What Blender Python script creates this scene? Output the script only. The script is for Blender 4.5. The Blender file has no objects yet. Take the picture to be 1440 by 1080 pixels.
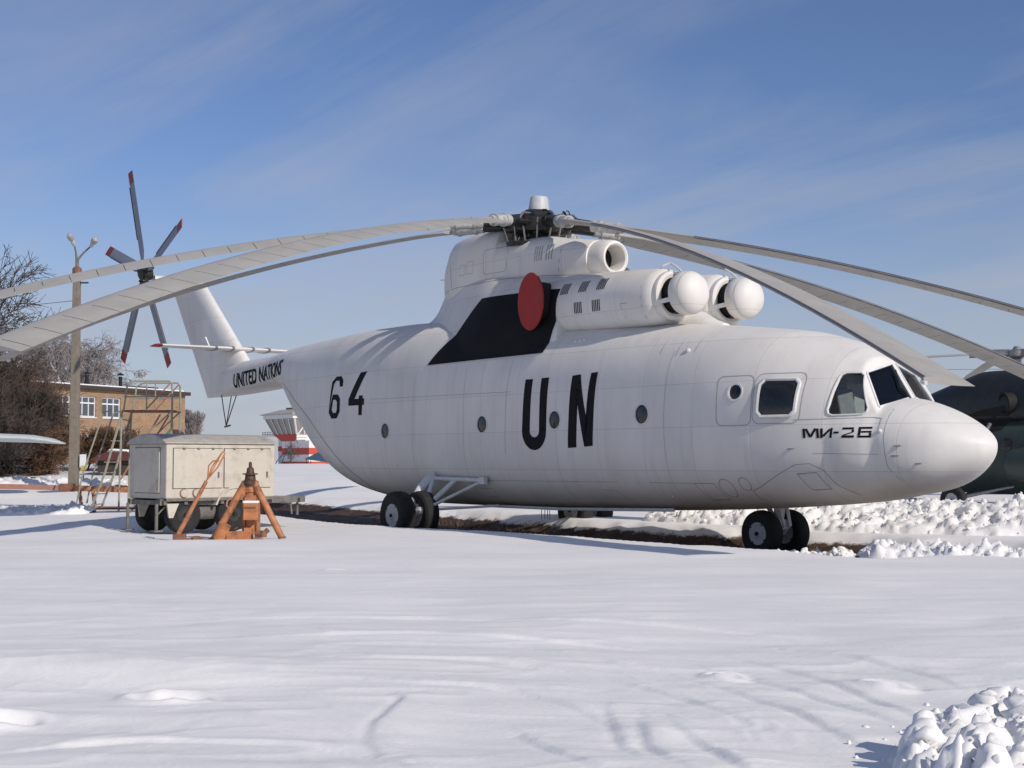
import bpy, bmesh, math, random
import numpy as np
from mathutils import Vector, Matrix
from mathutils.bvhtree import BVHTree
R = math.radians
scene = bpy.context.scene
col = scene.collection

# ------------------------------------------------------------------ camera
CAM = Vector((26.77, -20.99, 1.84))
YAW, PITCH = R(-52.96), R(3.09)
fwd = Vector((math.sin(YAW)*math.cos(PITCH), math.cos(YAW)*math.cos(PITCH), math.sin(PITCH)))
rgt = Vector((math.cos(YAW), -math.sin(YAW), 0))
upv = rgt.cross(fwd)
cd = bpy.data.cameras.new('camera'); cam = bpy.data.objects.new('camera', cd); col.objects.link(cam)
cam.matrix_world = Matrix(((rgt.x, upv.x, -fwd.x, CAM.x), (rgt.y, upv.y, -fwd.y, CAM.y), (rgt.z, upv.z, -fwd.z, CAM.z), (0, 0, 0, 1)))
cd.sensor_width = 36; cd.lens = 50.32; cd.clip_start = .1; cd.clip_end = 6000
scene.camera = cam

# ------------------------------------------------------------------ sky, sun, exposure
SUN_EL, SUN_AZ = R(31), math.atan2(.11, .994)          # azimuth counted from +X towards +Y
world = bpy.data.worlds.new('World'); scene.world = world; world.use_nodes = True
wn = world.node_tree; wn.nodes.clear()
def N(nt, t, **kw):
    n = nt.nodes.new(t)
    for k, v in kw.items():
        setattr(n, k, v)
    return n
def L(nt, a, b): nt.links.new(a, b)
wo = N(wn, 'ShaderNodeOutputWorld'); bg = N(wn, 'ShaderNodeBackground')
sky = N(wn, 'ShaderNodeTexSky', sky_type='NISHITA', sun_disc=False)
sky.sun_elevation = SUN_EL; sky.sun_rotation = math.pi/2 - SUN_AZ
sky.altitude = 150; sky.air_density = 1.0; sky.dust_density = .1; sky.ozone_density = 4.0
bg.inputs['Strength'].default_value = .08
geo = N(wn, 'ShaderNodeNewGeometry')
mp = N(wn, 'ShaderNodeMapping'); mp.inputs['Rotation'].default_value = (0, 0, 0)
tcw = N(wn, 'ShaderNodeTexCoord')
L(wn, tcw.outputs['Generated'], mp.inputs['Vector'])
# thin cirrus: streaks in a plane high overhead (direction divided by its height)
sep = N(wn, 'ShaderNodeSeparateXYZ'); L(wn, mp.outputs['Vector'], sep.inputs[0])
zz = N(wn, 'ShaderNodeMath', operation='MAXIMUM'); L(wn, sep.outputs['Z'], zz.inputs[0]); zz.inputs[1].default_value = .03
za = N(wn, 'ShaderNodeMath', operation='ADD'); L(wn, zz.outputs[0], za.inputs[0]); za.inputs[1].default_value = .12
dx = N(wn, 'ShaderNodeMath', operation='DIVIDE'); L(wn, sep.outputs['X'], dx.inputs[0]); L(wn, za.outputs[0], dx.inputs[1])
dy = N(wn, 'ShaderNodeMath', operation='DIVIDE'); L(wn, sep.outputs['Y'], dy.inputs[0]); L(wn, za.outputs[0], dy.inputs[1])
cmb = N(wn, 'ShaderNodeCombineXYZ'); L(wn, dx.outputs[0], cmb.inputs[0]); L(wn, dy.outputs[0], cmb.inputs[1])
mp2 = N(wn, 'ShaderNodeMapping'); L(wn, cmb.outputs[0], mp2.inputs['Vector'])
mp2.inputs['Rotation'].default_value = (0, 0, R(-170)); mp2.inputs['Scale'].default_value = (.22, .95, 1); mp2.inputs['Location'].default_value = (2.3, .75, 0)
n1 = N(wn, 'ShaderNodeTexNoise'); L(wn, mp2.outputs[0], n1.inputs['Vector'])
n1.inputs['Scale'].default_value = 1.6; n1.inputs['Detail'].default_value = 7; n1.inputs['Roughness'].default_value = .62; n1.inputs['Distortion'].default_value = .5
n2 = N(wn, 'ShaderNodeTexNoise'); L(wn, cmb.outputs[0], n2.inputs['Vector'])
n2.inputs['Scale'].default_value = .75; n2.inputs['Detail'].default_value = 3
mm = N(wn, 'ShaderNodeMath', operation='MULTIPLY'); L(wn, n1.outputs[0], mm.inputs[0]); L(wn, n2.outputs[0], mm.inputs[1])
cr = N(wn, 'ShaderNodeMapRange'); L(wn, mm.outputs[0], cr.inputs[0])
cr.inputs['From Min'].default_value = .2; cr.inputs['From Max'].default_value = .42; cr.inputs['To Max'].default_value = .66
mx = N(wn, 'ShaderNodeMix', data_type='RGBA'); L(wn, cr.outputs[0], mx.inputs['Factor'])
tint = N(wn, 'ShaderNodeMix', data_type='RGBA', blend_type='MULTIPLY'); tint.inputs['Factor'].default_value = 1; L(wn, sky.outputs[0], tint.inputs['A']); tint.inputs['B'].default_value = (.94, .92, 1.08, 1)
hz = N(wn, 'ShaderNodeMapRange', interpolation_type='SMOOTHSTEP'); L(wn, sep.outputs['Z'], hz.inputs[0]); hz.inputs['From Min'].default_value = -.02; hz.inputs['From Max'].default_value = .22; hz.inputs['To Min'].default_value = .85; hz.inputs['To Max'].default_value = 0
veil = N(wn, 'ShaderNodeMix', data_type='RGBA'); L(wn, hz.outputs[0], veil.inputs['Factor']); L(wn, tint.outputs['Result'], veil.inputs['A']); veil.inputs['B'].default_value = (5.0, 5.45, 6.3, 1)
L(wn, veil.outputs['Result'], mx.inputs['A']); mx.inputs['B'].default_value = (4.9, 5.2, 6.2, 1)
L(wn, mx.outputs['Result'], bg.inputs['Color']); L(wn, bg.outputs[0], wo.inputs['Surface'])

sl = bpy.data.lights.new('sun', 'SUN'); sl.energy = 3.4; sl.angle = R(.53); sl.color = (1, .915, .815)
so = bpy.data.objects.new('sun', sl); col.objects.link(so)
sdir = Vector((math.cos(SUN_EL)*math.cos(SUN_AZ), math.cos(SUN_EL)*math.sin(SUN_AZ), math.sin(SUN_EL)))
so.rotation_euler = sdir.to_track_quat('Z', 'Y').to_euler(); so.location = (40, 0, 40)
vs = scene.view_settings; vs.view_transform = 'Standard'; vs.look = 'None'; vs.exposure = .08; vs.gamma = 1; vs.use_curve_mapping = False
scene.cycles.max_bounces = 8; scene.cycles.transparent_max_bounces = 16
scene.cycles.use_denoising = True

# the yard's own frame: s metres to the side, d metres out from the south-east corner, z up
FH = Vector((math.sin(YAW), math.cos(YAW), 0)); RH = Vector((math.cos(YAW), -math.sin(YAW), 0))
def Y(s, d, z=0.0):
    return Vector((CAM.x, CAM.y, 0)) + RH*s + FH*d + Vector((0, 0, z))
def Yd(s, d): return RH*s + FH*d

# ------------------------------------------------------------------ helpers
def tag(o, label=None, cat=None, group=None, kind=None):
    if label: o['label'] = label
    if cat: o['category'] = cat
    if group: o['group'] = group
    if kind: o['kind'] = kind
    return o
def empty(name, loc=(0, 0, 0), rz=0.0):
    o = bpy.data.objects.new(name, None); col.objects.link(o); o.location = loc; o.rotation_euler = (0, 0, rz); o.empty_display_size = .2
    return o
def link_mesh(name, me, parent=None):
    o = bpy.data.objects.new(name, me); col.objects.link(o)
    if parent is not None: o.parent = parent
    return o
def frame_of(a, b):
    z = (b-a).normalized(); x = z.orthogonal().normalized() if abs(z.z) > .99 else Vector((0, 0, 1)).cross(z).normalized()
    return x, z.cross(x), z
class MB:
    def __init__(s): s.v = []; s.f = []; s.sm = []
    def add(s, vs_, fs, smooth=False):
        n = len(s.v); s.v += [tuple(p) for p in vs_]
        for f in fs: s.f.append(tuple(i+n for i in f)); s.sm.append(smooth)
        return s
    def box(s, c, size, m=None, bev=0.0):
        c = Vector(c); h = Vector(size)*.5
        pts = [Vector((x, y, z)) for z in (-h.z, h.z) for y in (-h.y, h.y) for x in (-h.x, h.x)]
        if m is not None: pts = [m @ p for p in pts]
        return s.add([c+p for p in pts], [(0, 2, 3, 1), (4, 5, 7, 6), (0, 1, 5, 4), (2, 6, 7, 3), (0, 4, 6, 2), (1, 3, 7, 5)])
    def bar(s, a, b, w, h=None, upd=(0, 0, 1)):
        a, b = Vector(a), Vector(b); h = w if h is None else h
        z = (b-a).normalized(); u = Vector(upd)
        if abs(z.dot(u)) > .98: u = Vector((1, 0, 0))
        x = z.cross(u).normalized(); y = x.cross(z)
        q = [x*(i*w/2)+y*(j*h/2) for i, j in ((-1, -1), (1, -1), (1, 1), (-1, 1))]
        return s.add([a+p for p in q]+[b+p for p in q], [(3, 2, 1, 0), (4, 5, 6, 7), (0, 1, 5, 4), (1, 2, 6, 5), (2, 3, 7, 6), (3, 0, 4, 7)])
    def tube(s, pts, rad, n=8, caps=True):
        pts = [Vector(p) for p in pts]
        if not hasattr(rad, '__len__'): rad = [rad]*len(pts)
        rings = []; px = None
        for i, p in enumerate(pts):
            t = (pts[min(i+1, len(pts)-1)]-pts[max(i-1, 0)]).normalized()
            if px is None: px = t.orthogonal().normalized()
            px = (px - t*px.dot(t)).normalized(); py = t.cross(px)
            rings.append([p+(px*math.cos(2*math.pi*k/n)+py*math.sin(2*math.pi*k/n))*rad[i] for k in range(n)])
        return s.loft(rings, caps=caps)
    def loft(s, rings, caps=True, smooth=True, closed=True):
        n = len(rings[0]); vs_ = [p for r in rings for p in r]; fs = []
        for i in range(len(rings)-1):
            for k in range(n if closed else n-1):
                a = i*n+k; b = i*n+(k+1) % n
                fs.append((a, b, b+n, a+n))
        s.add(vs_, fs, smooth)
        if caps:
            m = len(s.v)-len(vs_); s.f.append(tuple(m+k for k in reversed(range(n)))); s.sm.append(False)
            e = m+(len(rings)-1)*n; s.f.append(tuple(e+k for k in range(n))); s.sm.append(False)
        return s
    def lathe(s, prof, o, axis, n=24, caps=True):
        o, z = Vector(o), Vector(axis).normalized(); x = z.orthogonal().normalized(); y = z.cross(x)
        return s.loft([[o+z*h+(x*math.cos(2*math.pi*k/n)+y*math.sin(2*math.pi*k/n))*max(r, 1e-4) for k in range(n)] for r, h in prof], caps=caps)
    def prism(s, poly, vec):
        n = len(poly); p = [Vector(q) for q in poly]; v = Vector(vec)
        s.add(p+[q+v for q in p], [tuple(range(n))[::-1], tuple(range(n, 2*n))]+[(i, (i+1) % n, (i+1) % n+n, i+n) for i in range(n)])
        return s
    def mesh(s, name, mat, fix=True, sharp=35):
        me = bpy.data.meshes.new(name); me.from_pydata(s.v, [], s.f)
        me.polygons.foreach_set('use_smooth', s.sm)
        if fix:
            bm = bmesh.new(); bm.from_mesh(me); bmesh.ops.recalc_face_normals(bm, faces=bm.faces[:]); bm.to_mesh(me); bm.free()
        if any(s.sm): me.set_sharp_from_angle(angle=R(sharp))
        if mat: me.materials.append(mat)
        return me
    def build(s, name, mat, parent=None, bevel=0, **kw):
        o = link_mesh(name, s.mesh(name, mat, **kw), parent)
        if bevel:
            b = o.modifiers.new('bevel', 'BEVEL'); b.width = bevel; b.segments = 2; b.limit_method = 'ANGLE'; b.angle_limit = R(40)
        return o
def copy_tree(o, parent=None):
    c = o.copy(); col.objects.link(c); c.parent = parent
    for ch in list(o.children): copy_tree(ch, c)
    return c
def pchip(xs, ys):
    xs = np.array(xs, float); ys = np.array(ys, float); h = np.diff(xs); d = np.diff(ys)/h; m = np.zeros_like(xs)
    m[0], m[-1] = d[0], d[-1]
    for i in range(1, len(xs)-1):
        if d[i-1]*d[i] > 0:
            w1, w2 = 2*h[i]+h[i-1], h[i]+2*h[i-1]; m[i] = (w1+w2)/(w1/d[i-1]+w2/d[i])
    def fn(x):
        x = np.clip(np.asarray(x, float), xs[0], xs[-1]); i = np.clip(np.searchsorted(xs, x)-1, 0, len(xs)-2)
        t = (x-xs[i])/h[i]; t2, t3 = t*t, t*t*t
        return (2*t3-3*t2+1)*ys[i]+(t3-2*t2+t)*h[i]*m[i]+(-2*t3+3*t2)*ys[i+1]+(t3-t2)*h[i]*m[i+1]
    return fn
def sstep(a, b, x):
    t = np.clip((np.asarray(x, float)-a)/(b-a), 0, 1); return t*t*(3-2*t)
_rng = np.random.RandomState(7); _lat = _rng.rand(256, 256)
def vnoise(x, y):
    xi = np.floor(x).astype(int); yi = np.floor(y).astype(int); fx = x-xi; fy = y-yi
    fx = fx*fx*fx*(fx*(fx*6-15)+10); fy = fy*fy*fy*(fy*(fy*6-15)+10)
    g = lambda a, b: _lat[a & 255, b & 255]
    return (g(xi, yi)*(1-fx)+g(xi+1, yi)*fx)*(1-fy)+(g(xi, yi+1)*(1-fx)+g(xi+1, yi+1)*fx)*fy
def fbm(x, y, o=4, g=.5):
    s = 0; a = 1; t = 0
    for k in range(o):
        s = s+a*(vnoise(x*2**k+17.3*k, y*2**k+5.1*k)-.5); t += a; a *= g
    return s/t*2

# ------------------------------------------------------------------ materials
def mat(name, color, rough=.6, metal=0.0, var=.12, vscale=6.0, bump=0.0, bscale=30.0, spec=.5, dirt=None, dscale=2.5, damt=.3, stretch=None):
    m = bpy.data.materials.new(name); m.use_nodes = True; nt = m.node_tree; b = nt.nodes['Principled BSDF']
    b.inputs['Roughness'].default_value = rough; b.inputs['Metallic'].default_value = metal; b.inputs['Specular IOR Level'].default_value = spec
    tc = N(nt, 'ShaderNodeTexCoord'); vec = tc.outputs['Object']
    if stretch:
        mpn = N(nt, 'ShaderNodeMapping'); mpn.inputs['Scale'].default_value = stretch; L(nt, vec, mpn.inputs[0]); vec = mpn.outputs[0]
    no = N(nt, 'ShaderNodeTexNoise'); no.inputs['Scale'].default_value = vscale; no.inputs['Detail'].default_value = 5; no.inputs['Roughness'].default_value = .6
    L(nt, vec, no.inputs['Vector'])
    mr = N(nt, 'ShaderNodeMapRange'); L(nt, no.outputs[0], mr.inputs[0]); mr.inputs['From Min'].default_value = .3; mr.inputs['From Max'].default_value = .7
    mr.inputs['To Min'].default_value = 1-var; mr.inputs['To Max'].default_value = 1+var*.6
    mu = N(nt, 'ShaderNodeMix', data_type='RGBA', blend_type='MULTIPLY'); mu.inputs['Factor'].default_value = 1
    mu.inputs['A'].default_value = (*color, 1); L(nt, mr.outputs[0], mu.inputs['B'])
    out = mu.outputs['Result']
    if dirt:
        n3 = N(nt, 'ShaderNodeTexNoise'); n3.inputs['Scale'].default_value = dscale; n3.inputs['Detail'].default_value = 8; n3.inputs['Roughness'].default_value = .65; L(nt, vec, n3.inputs['Vector'])
        m3 = N(nt, 'ShaderNodeMapRange'); L(nt, n3.outputs[0], m3.inputs[0]); m3.inputs['From Min'].default_value = .5; m3.inputs['From Max'].default_value = .72; m3.inputs['To Max'].default_value = damt
        x3 = N(nt, 'ShaderNodeMix', data_type='RGBA'); L(nt, m3.outputs[0], x3.inputs['Factor']); L(nt, out, x3.inputs['A']); x3.inputs['B'].default_value = (*dirt, 1)
        out = x3.outputs['Result']
    L(nt, out, b.inputs['Base Color'])
    if bump:
        n4 = N(nt, 'ShaderNodeTexNoise'); n4.inputs['Scale'].default_value = bscale; n4.inputs['Detail'].default_value = 4; L(nt, tc.outputs['Object'], n4.inputs['Vector'])
        bp = N(nt, 'ShaderNodeBump'); bp.inputs['Strength'].default_value = bump; bp.inputs['Distance'].default_value = .02; L(nt, n4.outputs[0], bp.inputs['Height']); L(nt, bp.outputs[0], b.inputs['Normal'])
    return m
def glass(name, tint, refl=.6, alpha=.8):
    m = bpy.data.materials.new(name); m.use_nodes = True; nt = m.node_tree; nt.nodes.clear()
    o = N(nt, 'ShaderNodeOutputMaterial'); t = N(nt, 'ShaderNodeBsdfTransparent'); t.inputs[0].default_value = (*tint, 1)
    g = N(nt, 'ShaderNodeBsdfGlossy'); g.inputs['Roughness'].default_value = .04; g.inputs['Color'].default_value = (.9, .92, .95, 1)
    fr = N(nt, 'ShaderNodeFresnel'); fr.inputs[0].default_value = 1.45
    mu = N(nt, 'ShaderNodeMath', operation='MULTIPLY'); L(nt, fr.outputs[0], mu.inputs[0]); mu.inputs[1].default_value = refl*1.6
    x = N(nt, 'ShaderNodeMixShader'); L(nt, mu.outputs[0], x.inputs[0]); L(nt, t.outputs[0], x.inputs[1]); L(nt, g.outputs[0], x.inputs[2]); L(nt, x.outputs[0], o.inputs[0])
    return m
def paint_white():
    m = mat('white_paint', (.76, .735, .695), rough=.55, var=.07, vscale=.9, dirt=(.42, .39, .35), dscale=1.3, damt=.14, stretch=(1, 1, .45))
    nt = m.node_tree; b = nt.nodes['Principled BSDF']; tc = N(nt, 'ShaderNodeTexCoord'); sp = N(nt, 'ShaderNodeSeparateXYZ'); L(nt, tc.outputs['Object'], sp.inputs[0])
    cb = N(nt, 'ShaderNodeCombineXYZ'); sx_ = N(nt, 'ShaderNodeMath', operation='ADD'); L(nt, sp.outputs[0], sx_.inputs[0]); sx_.inputs[1].default_value = 1.1; L(nt, sx_.outputs[0], cb.inputs[0]); L(nt, sp.outputs[2], cb.inputs[1])
    bt = N(nt, 'ShaderNodeTexBrick'); L(nt, cb.outputs[0], bt.inputs['Vector']); bt.inputs['Scale'].default_value = 1; bt.inputs['Mortar Size'].default_value = .006; bt.inputs['Mortar Smooth'].default_value = .3
    bt.inputs['Brick Width'].default_value = 1.37; bt.inputs['Row Height'].default_value = .83; bt.offset = .0
    bt.inputs['Color1'].default_value = (1, 1, 1, 1); bt.inputs['Color2'].default_value = (.935, .94, .95, 1); bt.inputs['Mortar'].default_value = (.74, .73, .72, 1)
    old = b.inputs['Base Color'].links[0].from_socket
    x = N(nt, 'ShaderNodeMix', data_type='RGBA', blend_type='MULTIPLY'); x.inputs['Factor'].default_value = 1; L(nt, old, x.inputs['A']); L(nt, bt.outputs[0], x.inputs['B'])
    # oily streaks that run down from the engine deck and along the belly joints
    mpn = N(nt, 'ShaderNodeMapping'); mpn.inputs['Scale'].default_value = (2.6, 1, .16); L(nt, tc.outputs['Object'], mpn.inputs[0])
    ns = N(nt, 'ShaderNodeTexNoise'); ns.inputs['Scale'].default_value = 2.2; ns.inputs['Detail'].default_value = 6; L(nt, mpn.outputs[0], ns.inputs['Vector'])
    ms = N(nt, 'ShaderNodeMapRange'); L(nt, ns.outputs[0], ms.inputs[0]); ms.inputs['From Min'].default_value = .55; ms.inputs['From Max'].default_value = .8; ms.inputs['To Max'].default_value = .26
    y = N(nt, 'ShaderNodeMix', data_type='RGBA'); L(nt, ms.outputs[0], y.inputs['Factor']); L(nt, x.outputs['Result'], y.inputs['A']); y.inputs['B'].default_value = (.4, .385, .37, 1)
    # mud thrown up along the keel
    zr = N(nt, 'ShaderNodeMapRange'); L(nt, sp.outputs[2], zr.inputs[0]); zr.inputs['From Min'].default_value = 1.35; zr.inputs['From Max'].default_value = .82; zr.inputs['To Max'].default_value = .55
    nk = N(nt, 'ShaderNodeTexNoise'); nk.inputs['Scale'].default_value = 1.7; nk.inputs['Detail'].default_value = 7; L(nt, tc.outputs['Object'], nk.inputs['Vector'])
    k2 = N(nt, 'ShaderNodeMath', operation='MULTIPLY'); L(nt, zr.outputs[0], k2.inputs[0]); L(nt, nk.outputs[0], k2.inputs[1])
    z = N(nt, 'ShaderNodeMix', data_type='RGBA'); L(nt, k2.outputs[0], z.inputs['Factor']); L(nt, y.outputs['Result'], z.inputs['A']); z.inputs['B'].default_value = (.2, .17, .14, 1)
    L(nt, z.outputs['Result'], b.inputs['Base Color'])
    nd = N(nt, 'ShaderNodeTexNoise'); nd.inputs['Scale'].default_value = 11; nd.inputs['Detail'].default_value = 6; nd.inputs['Roughness'].default_value = .75; L(nt, tc.outputs['Object'], nd.inputs['Vector'])
    md_ = N(nt, 'ShaderNodeMapRange'); L(nt, nd.outputs[0], md_.inputs[0]); md_.inputs['From Min'].default_value = .62; md_.inputs['From Max'].default_value = .8; md_.inputs['To Max'].default_value = .35
    zz_ = N(nt, 'ShaderNodeMix', data_type='RGBA'); L(nt, md_.outputs[0], zz_.inputs['Factor']); L(nt, z.outputs['Result'], zz_.inputs['A']); zz_.inputs['B'].default_value = (.36, .34, .32, 1); L(nt, zz_.outputs['Result'], b.inputs['Base Color'])
    bp = N(nt, 'ShaderNodeBump'); bp.inputs['Strength'].default_value = .3; bp.inputs['Distance'].default_value = .012
    nb = N(nt, 'ShaderNodeTexNoise'); nb.inputs['Scale'].default_value = 1.6; nb.inputs['Detail'].default_value = 2; L(nt, tc.outputs['Object'], nb.inputs['Vector'])
    ad = N(nt, 'ShaderNodeMath', operation='MULTIPLY_ADD'); L(nt, nb.outputs[0], ad.inputs[0]); ad.inputs[1].default_value = 2.2
    rgb = N(nt, 'ShaderNodeRGBToBW'); L(nt, bt.outputs[0], rgb.inputs[0]); L(nt, rgb.outputs[0], ad.inputs[2])
    L(nt, ad.outputs[0], bp.inputs['Height']); L(nt, bp.outputs[0], b.inputs['Normal'])
    return m
M = dict(
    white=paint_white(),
    sleeve=mat('sleeve_grey', (.45, .45, .44), .45, var=.25, vscale=8, dirt=(.1, .09, .08), dscale=6, damt=.7), darkrim=mat('dark_rim', (.028, .028, .027), .7, var=.3), jackhead=mat('greasy_iron', (.1, .055, .035), .6, metal=.2, var=.5, vscale=12), wmetal=mat('white_metal', (.7, .7, .69), .4, var=.1, dirt=(.3, .27, .24), dscale=5, damt=.35),
    cavity=mat('cabin_lining', (.62, .63, .6), .8), seat=mat('seat_grey', (.33, .34, .33), .8), dark=mat('dark_fabric', (.02, .022, .025), .75),
    black=mat('black_paint', (.01, .01, .012), .75, var=.3, vscale=2, spec=.2), red=mat('red_cover', (.36, .03, .026), .8, var=.12, vscale=4),
    letter=mat('black_lettering', (.01, .01, .012), .75, spec=.2), seam=mat('panel_seam', (.33, .32, .31), .7), slot=mat('louvre_dark', (.02, .02, .022), .7),
    glass=glass('cockpit_glass', (.74, .78, .8), .75), pglass=mat('porthole_glass', (.012, .014, .017), .12, var=.1, spec=.6),
    hub=mat('hub_oily_steel', (.03, .028, .026), .5, metal=.3, var=.5, vscale=14), steel=mat('worn_steel', (.32, .31, .3), .38, metal=.6, var=.3, vscale=9),
    blade=mat('blade_grey', (.4, .385, .355), .6, var=.1, vscale=1.5, dirt=(.3, .27, .24), dscale=2.2, damt=.3), strip=mat('blade_strip', (.09, .09, .11), .5),
    cap=mat('cap_grey', (.5, .51, .53), .5), tblade=mat('tail_blade_grey', (.2, .22, .26), .5, var=.1), rtip=mat('red_tip', (.26, .025, .022), .5),
    rubber=mat('tyre_rubber', (.016, .016, .017), .85, var=.4, vscale=8), rim=mat('rim_grey', (.42, .43, .44), .5, var=.15, dirt=(.12, .1, .08), dscale=6, damt=.5),
    beige=mat('trailer_beige', (.53, .49, .42), .6, var=.07, vscale=1.5, dirt=(.25, .17, .1), dscale=3.2, damt=.4), beiger=mat('trailer_roof', (.42, .4, .36), .7, var=.15, dirt=(.2, .17, .14), dscale=4, damt=.5),
    chassis=mat('chassis_dirty', (.16, .155, .14), .8, var=.4, vscale=7), orange=mat('orange_paint', (.47, .19, .08), .65, var=.3, vscale=9, dirt=(.1, .045, .025), dscale=6, damt=.95),
    rust=mat('rust', (.23, .11, .07), .85, var=.4, vscale=9), pink=mat('faded_red_paint', (.42, .2, .14), .75, var=.2, vscale=5, dirt=(.15, .07, .05), dscale=5, damt=.6),
    ladder=mat('ladder_paint', (.33, .34, .27), .7, var=.3, vscale=6, dirt=(.2, .1, .05), dscale=6, damt=.8),
    conc=mat('concrete', (.21, .18, .14), .9, var=.2, vscale=5, bump=.3, bscale=40), dgreen=mat('dark_green_paint', (.042, .062, .05), .45, var=.25, vscale=1.3, dirt=(.05, .055, .05), dscale=2, damt=.4),
    dtop=mat('dark_blue_top', (.018, .023, .028), .5, var=.3), soot=mat('soot_black', (.008, .007, .007), .8), wing=mat('wing_blue_grey', (.5, .56, .56), .5, var=.08, dirt=(.36, .38, .38), damt=.4),
    lamp=mat('lamp_glass', (.36, .36, .34), .25, var=.1), wroof=mat('roof_snow', (.84, .85, .88), .9, var=.04), fascia=mat('dark_fascia', (.05, .035, .03), .8),
    wpvc=mat('white_frame', (.75, .76, .77), .5), pane=mat('window_pane', (.07, .085, .1), .08, var=.3, vscale=.6, spec=.8),
    twhite=mat('tower_white', (.72, .72, .7), .7), tred=mat('tower_red', (.55, .06, .03), .65), tgrey=mat('tower_roof', (.4, .39, .36), .7), tpane=mat('tower_glass', (.22, .2, .18), .12, spec=.8),
    blue=mat('blue_canvas', (.03, .075, .13), .8), tgreen=mat('green_canvas', (.06, .2, .09), .8),
    bark=mat('bark', (.055, .045, .038), .95, var=.4, vscale=10), twig=mat('twigs', (.075, .058, .048), .9, var=.3), twigr=mat('twigs_red', (.15, .085, .05), .9, var=.35), birch=mat('birch_twigs', (.26, .225, .22), .9, var=.25),
    birchb=mat('birch_bark', (.45, .43, .4), .9, var=.4), plank=mat('grey_plank', (.2, .15, .1), .9, var=.4, vscale=9), wire=mat('wire', (.08, .08, .09), .7), maroon=mat('maroon_roof', (.1, .03, .03), .8), yellow=mat('yellow_sign', (.6, .38, .04), .6))
def brick_mat():
    m = mat('brick_wall', (.33, .225, .14), .9, var=.2, vscale=.8); nt = m.node_tree; b = nt.nodes['Principled BSDF']
    tc = N(nt, 'ShaderNodeTexCoord'); sp = N(nt, 'ShaderNodeSeparateXYZ'); L(nt, tc.outputs['Object'], sp.inputs[0]); cb = N(nt, 'ShaderNodeCombineXYZ'); L(nt, sp.outputs[0], cb.inputs[0]); L(nt, sp.outputs[2], cb.inputs[1])
    bt = N(nt, 'ShaderNodeTexBrick'); L(nt, cb.outputs[0], bt.inputs['Vector']); bt.inputs['Scale'].default_value = 1; bt.inputs['Brick Width'].default_value = .26; bt.inputs['Row Height'].default_value = .085; bt.inputs['Mortar Size'].default_value = .008
    bt.inputs['Color1'].default_value = (1.1, 1, .9, 1); bt.inputs['Color2'].default_value = (.75, .72, .7, 1); bt.inputs['Mortar'].default_value = (.95, 1, 1.05, 1)
    old = b.inputs['Base Color'].links[0].from_socket; x = N(nt, 'ShaderNodeMix', data_type='RGBA', blend_type='MULTIPLY'); x.inputs['Factor'].default_value = 1; L(nt, old, x.inputs['A']); L(nt, bt.outputs[0], x.inputs['B']); L(nt, x.outputs['Result'], b.inputs['Base Color'])
    return m
M['brick'] = brick_mat()
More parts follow.
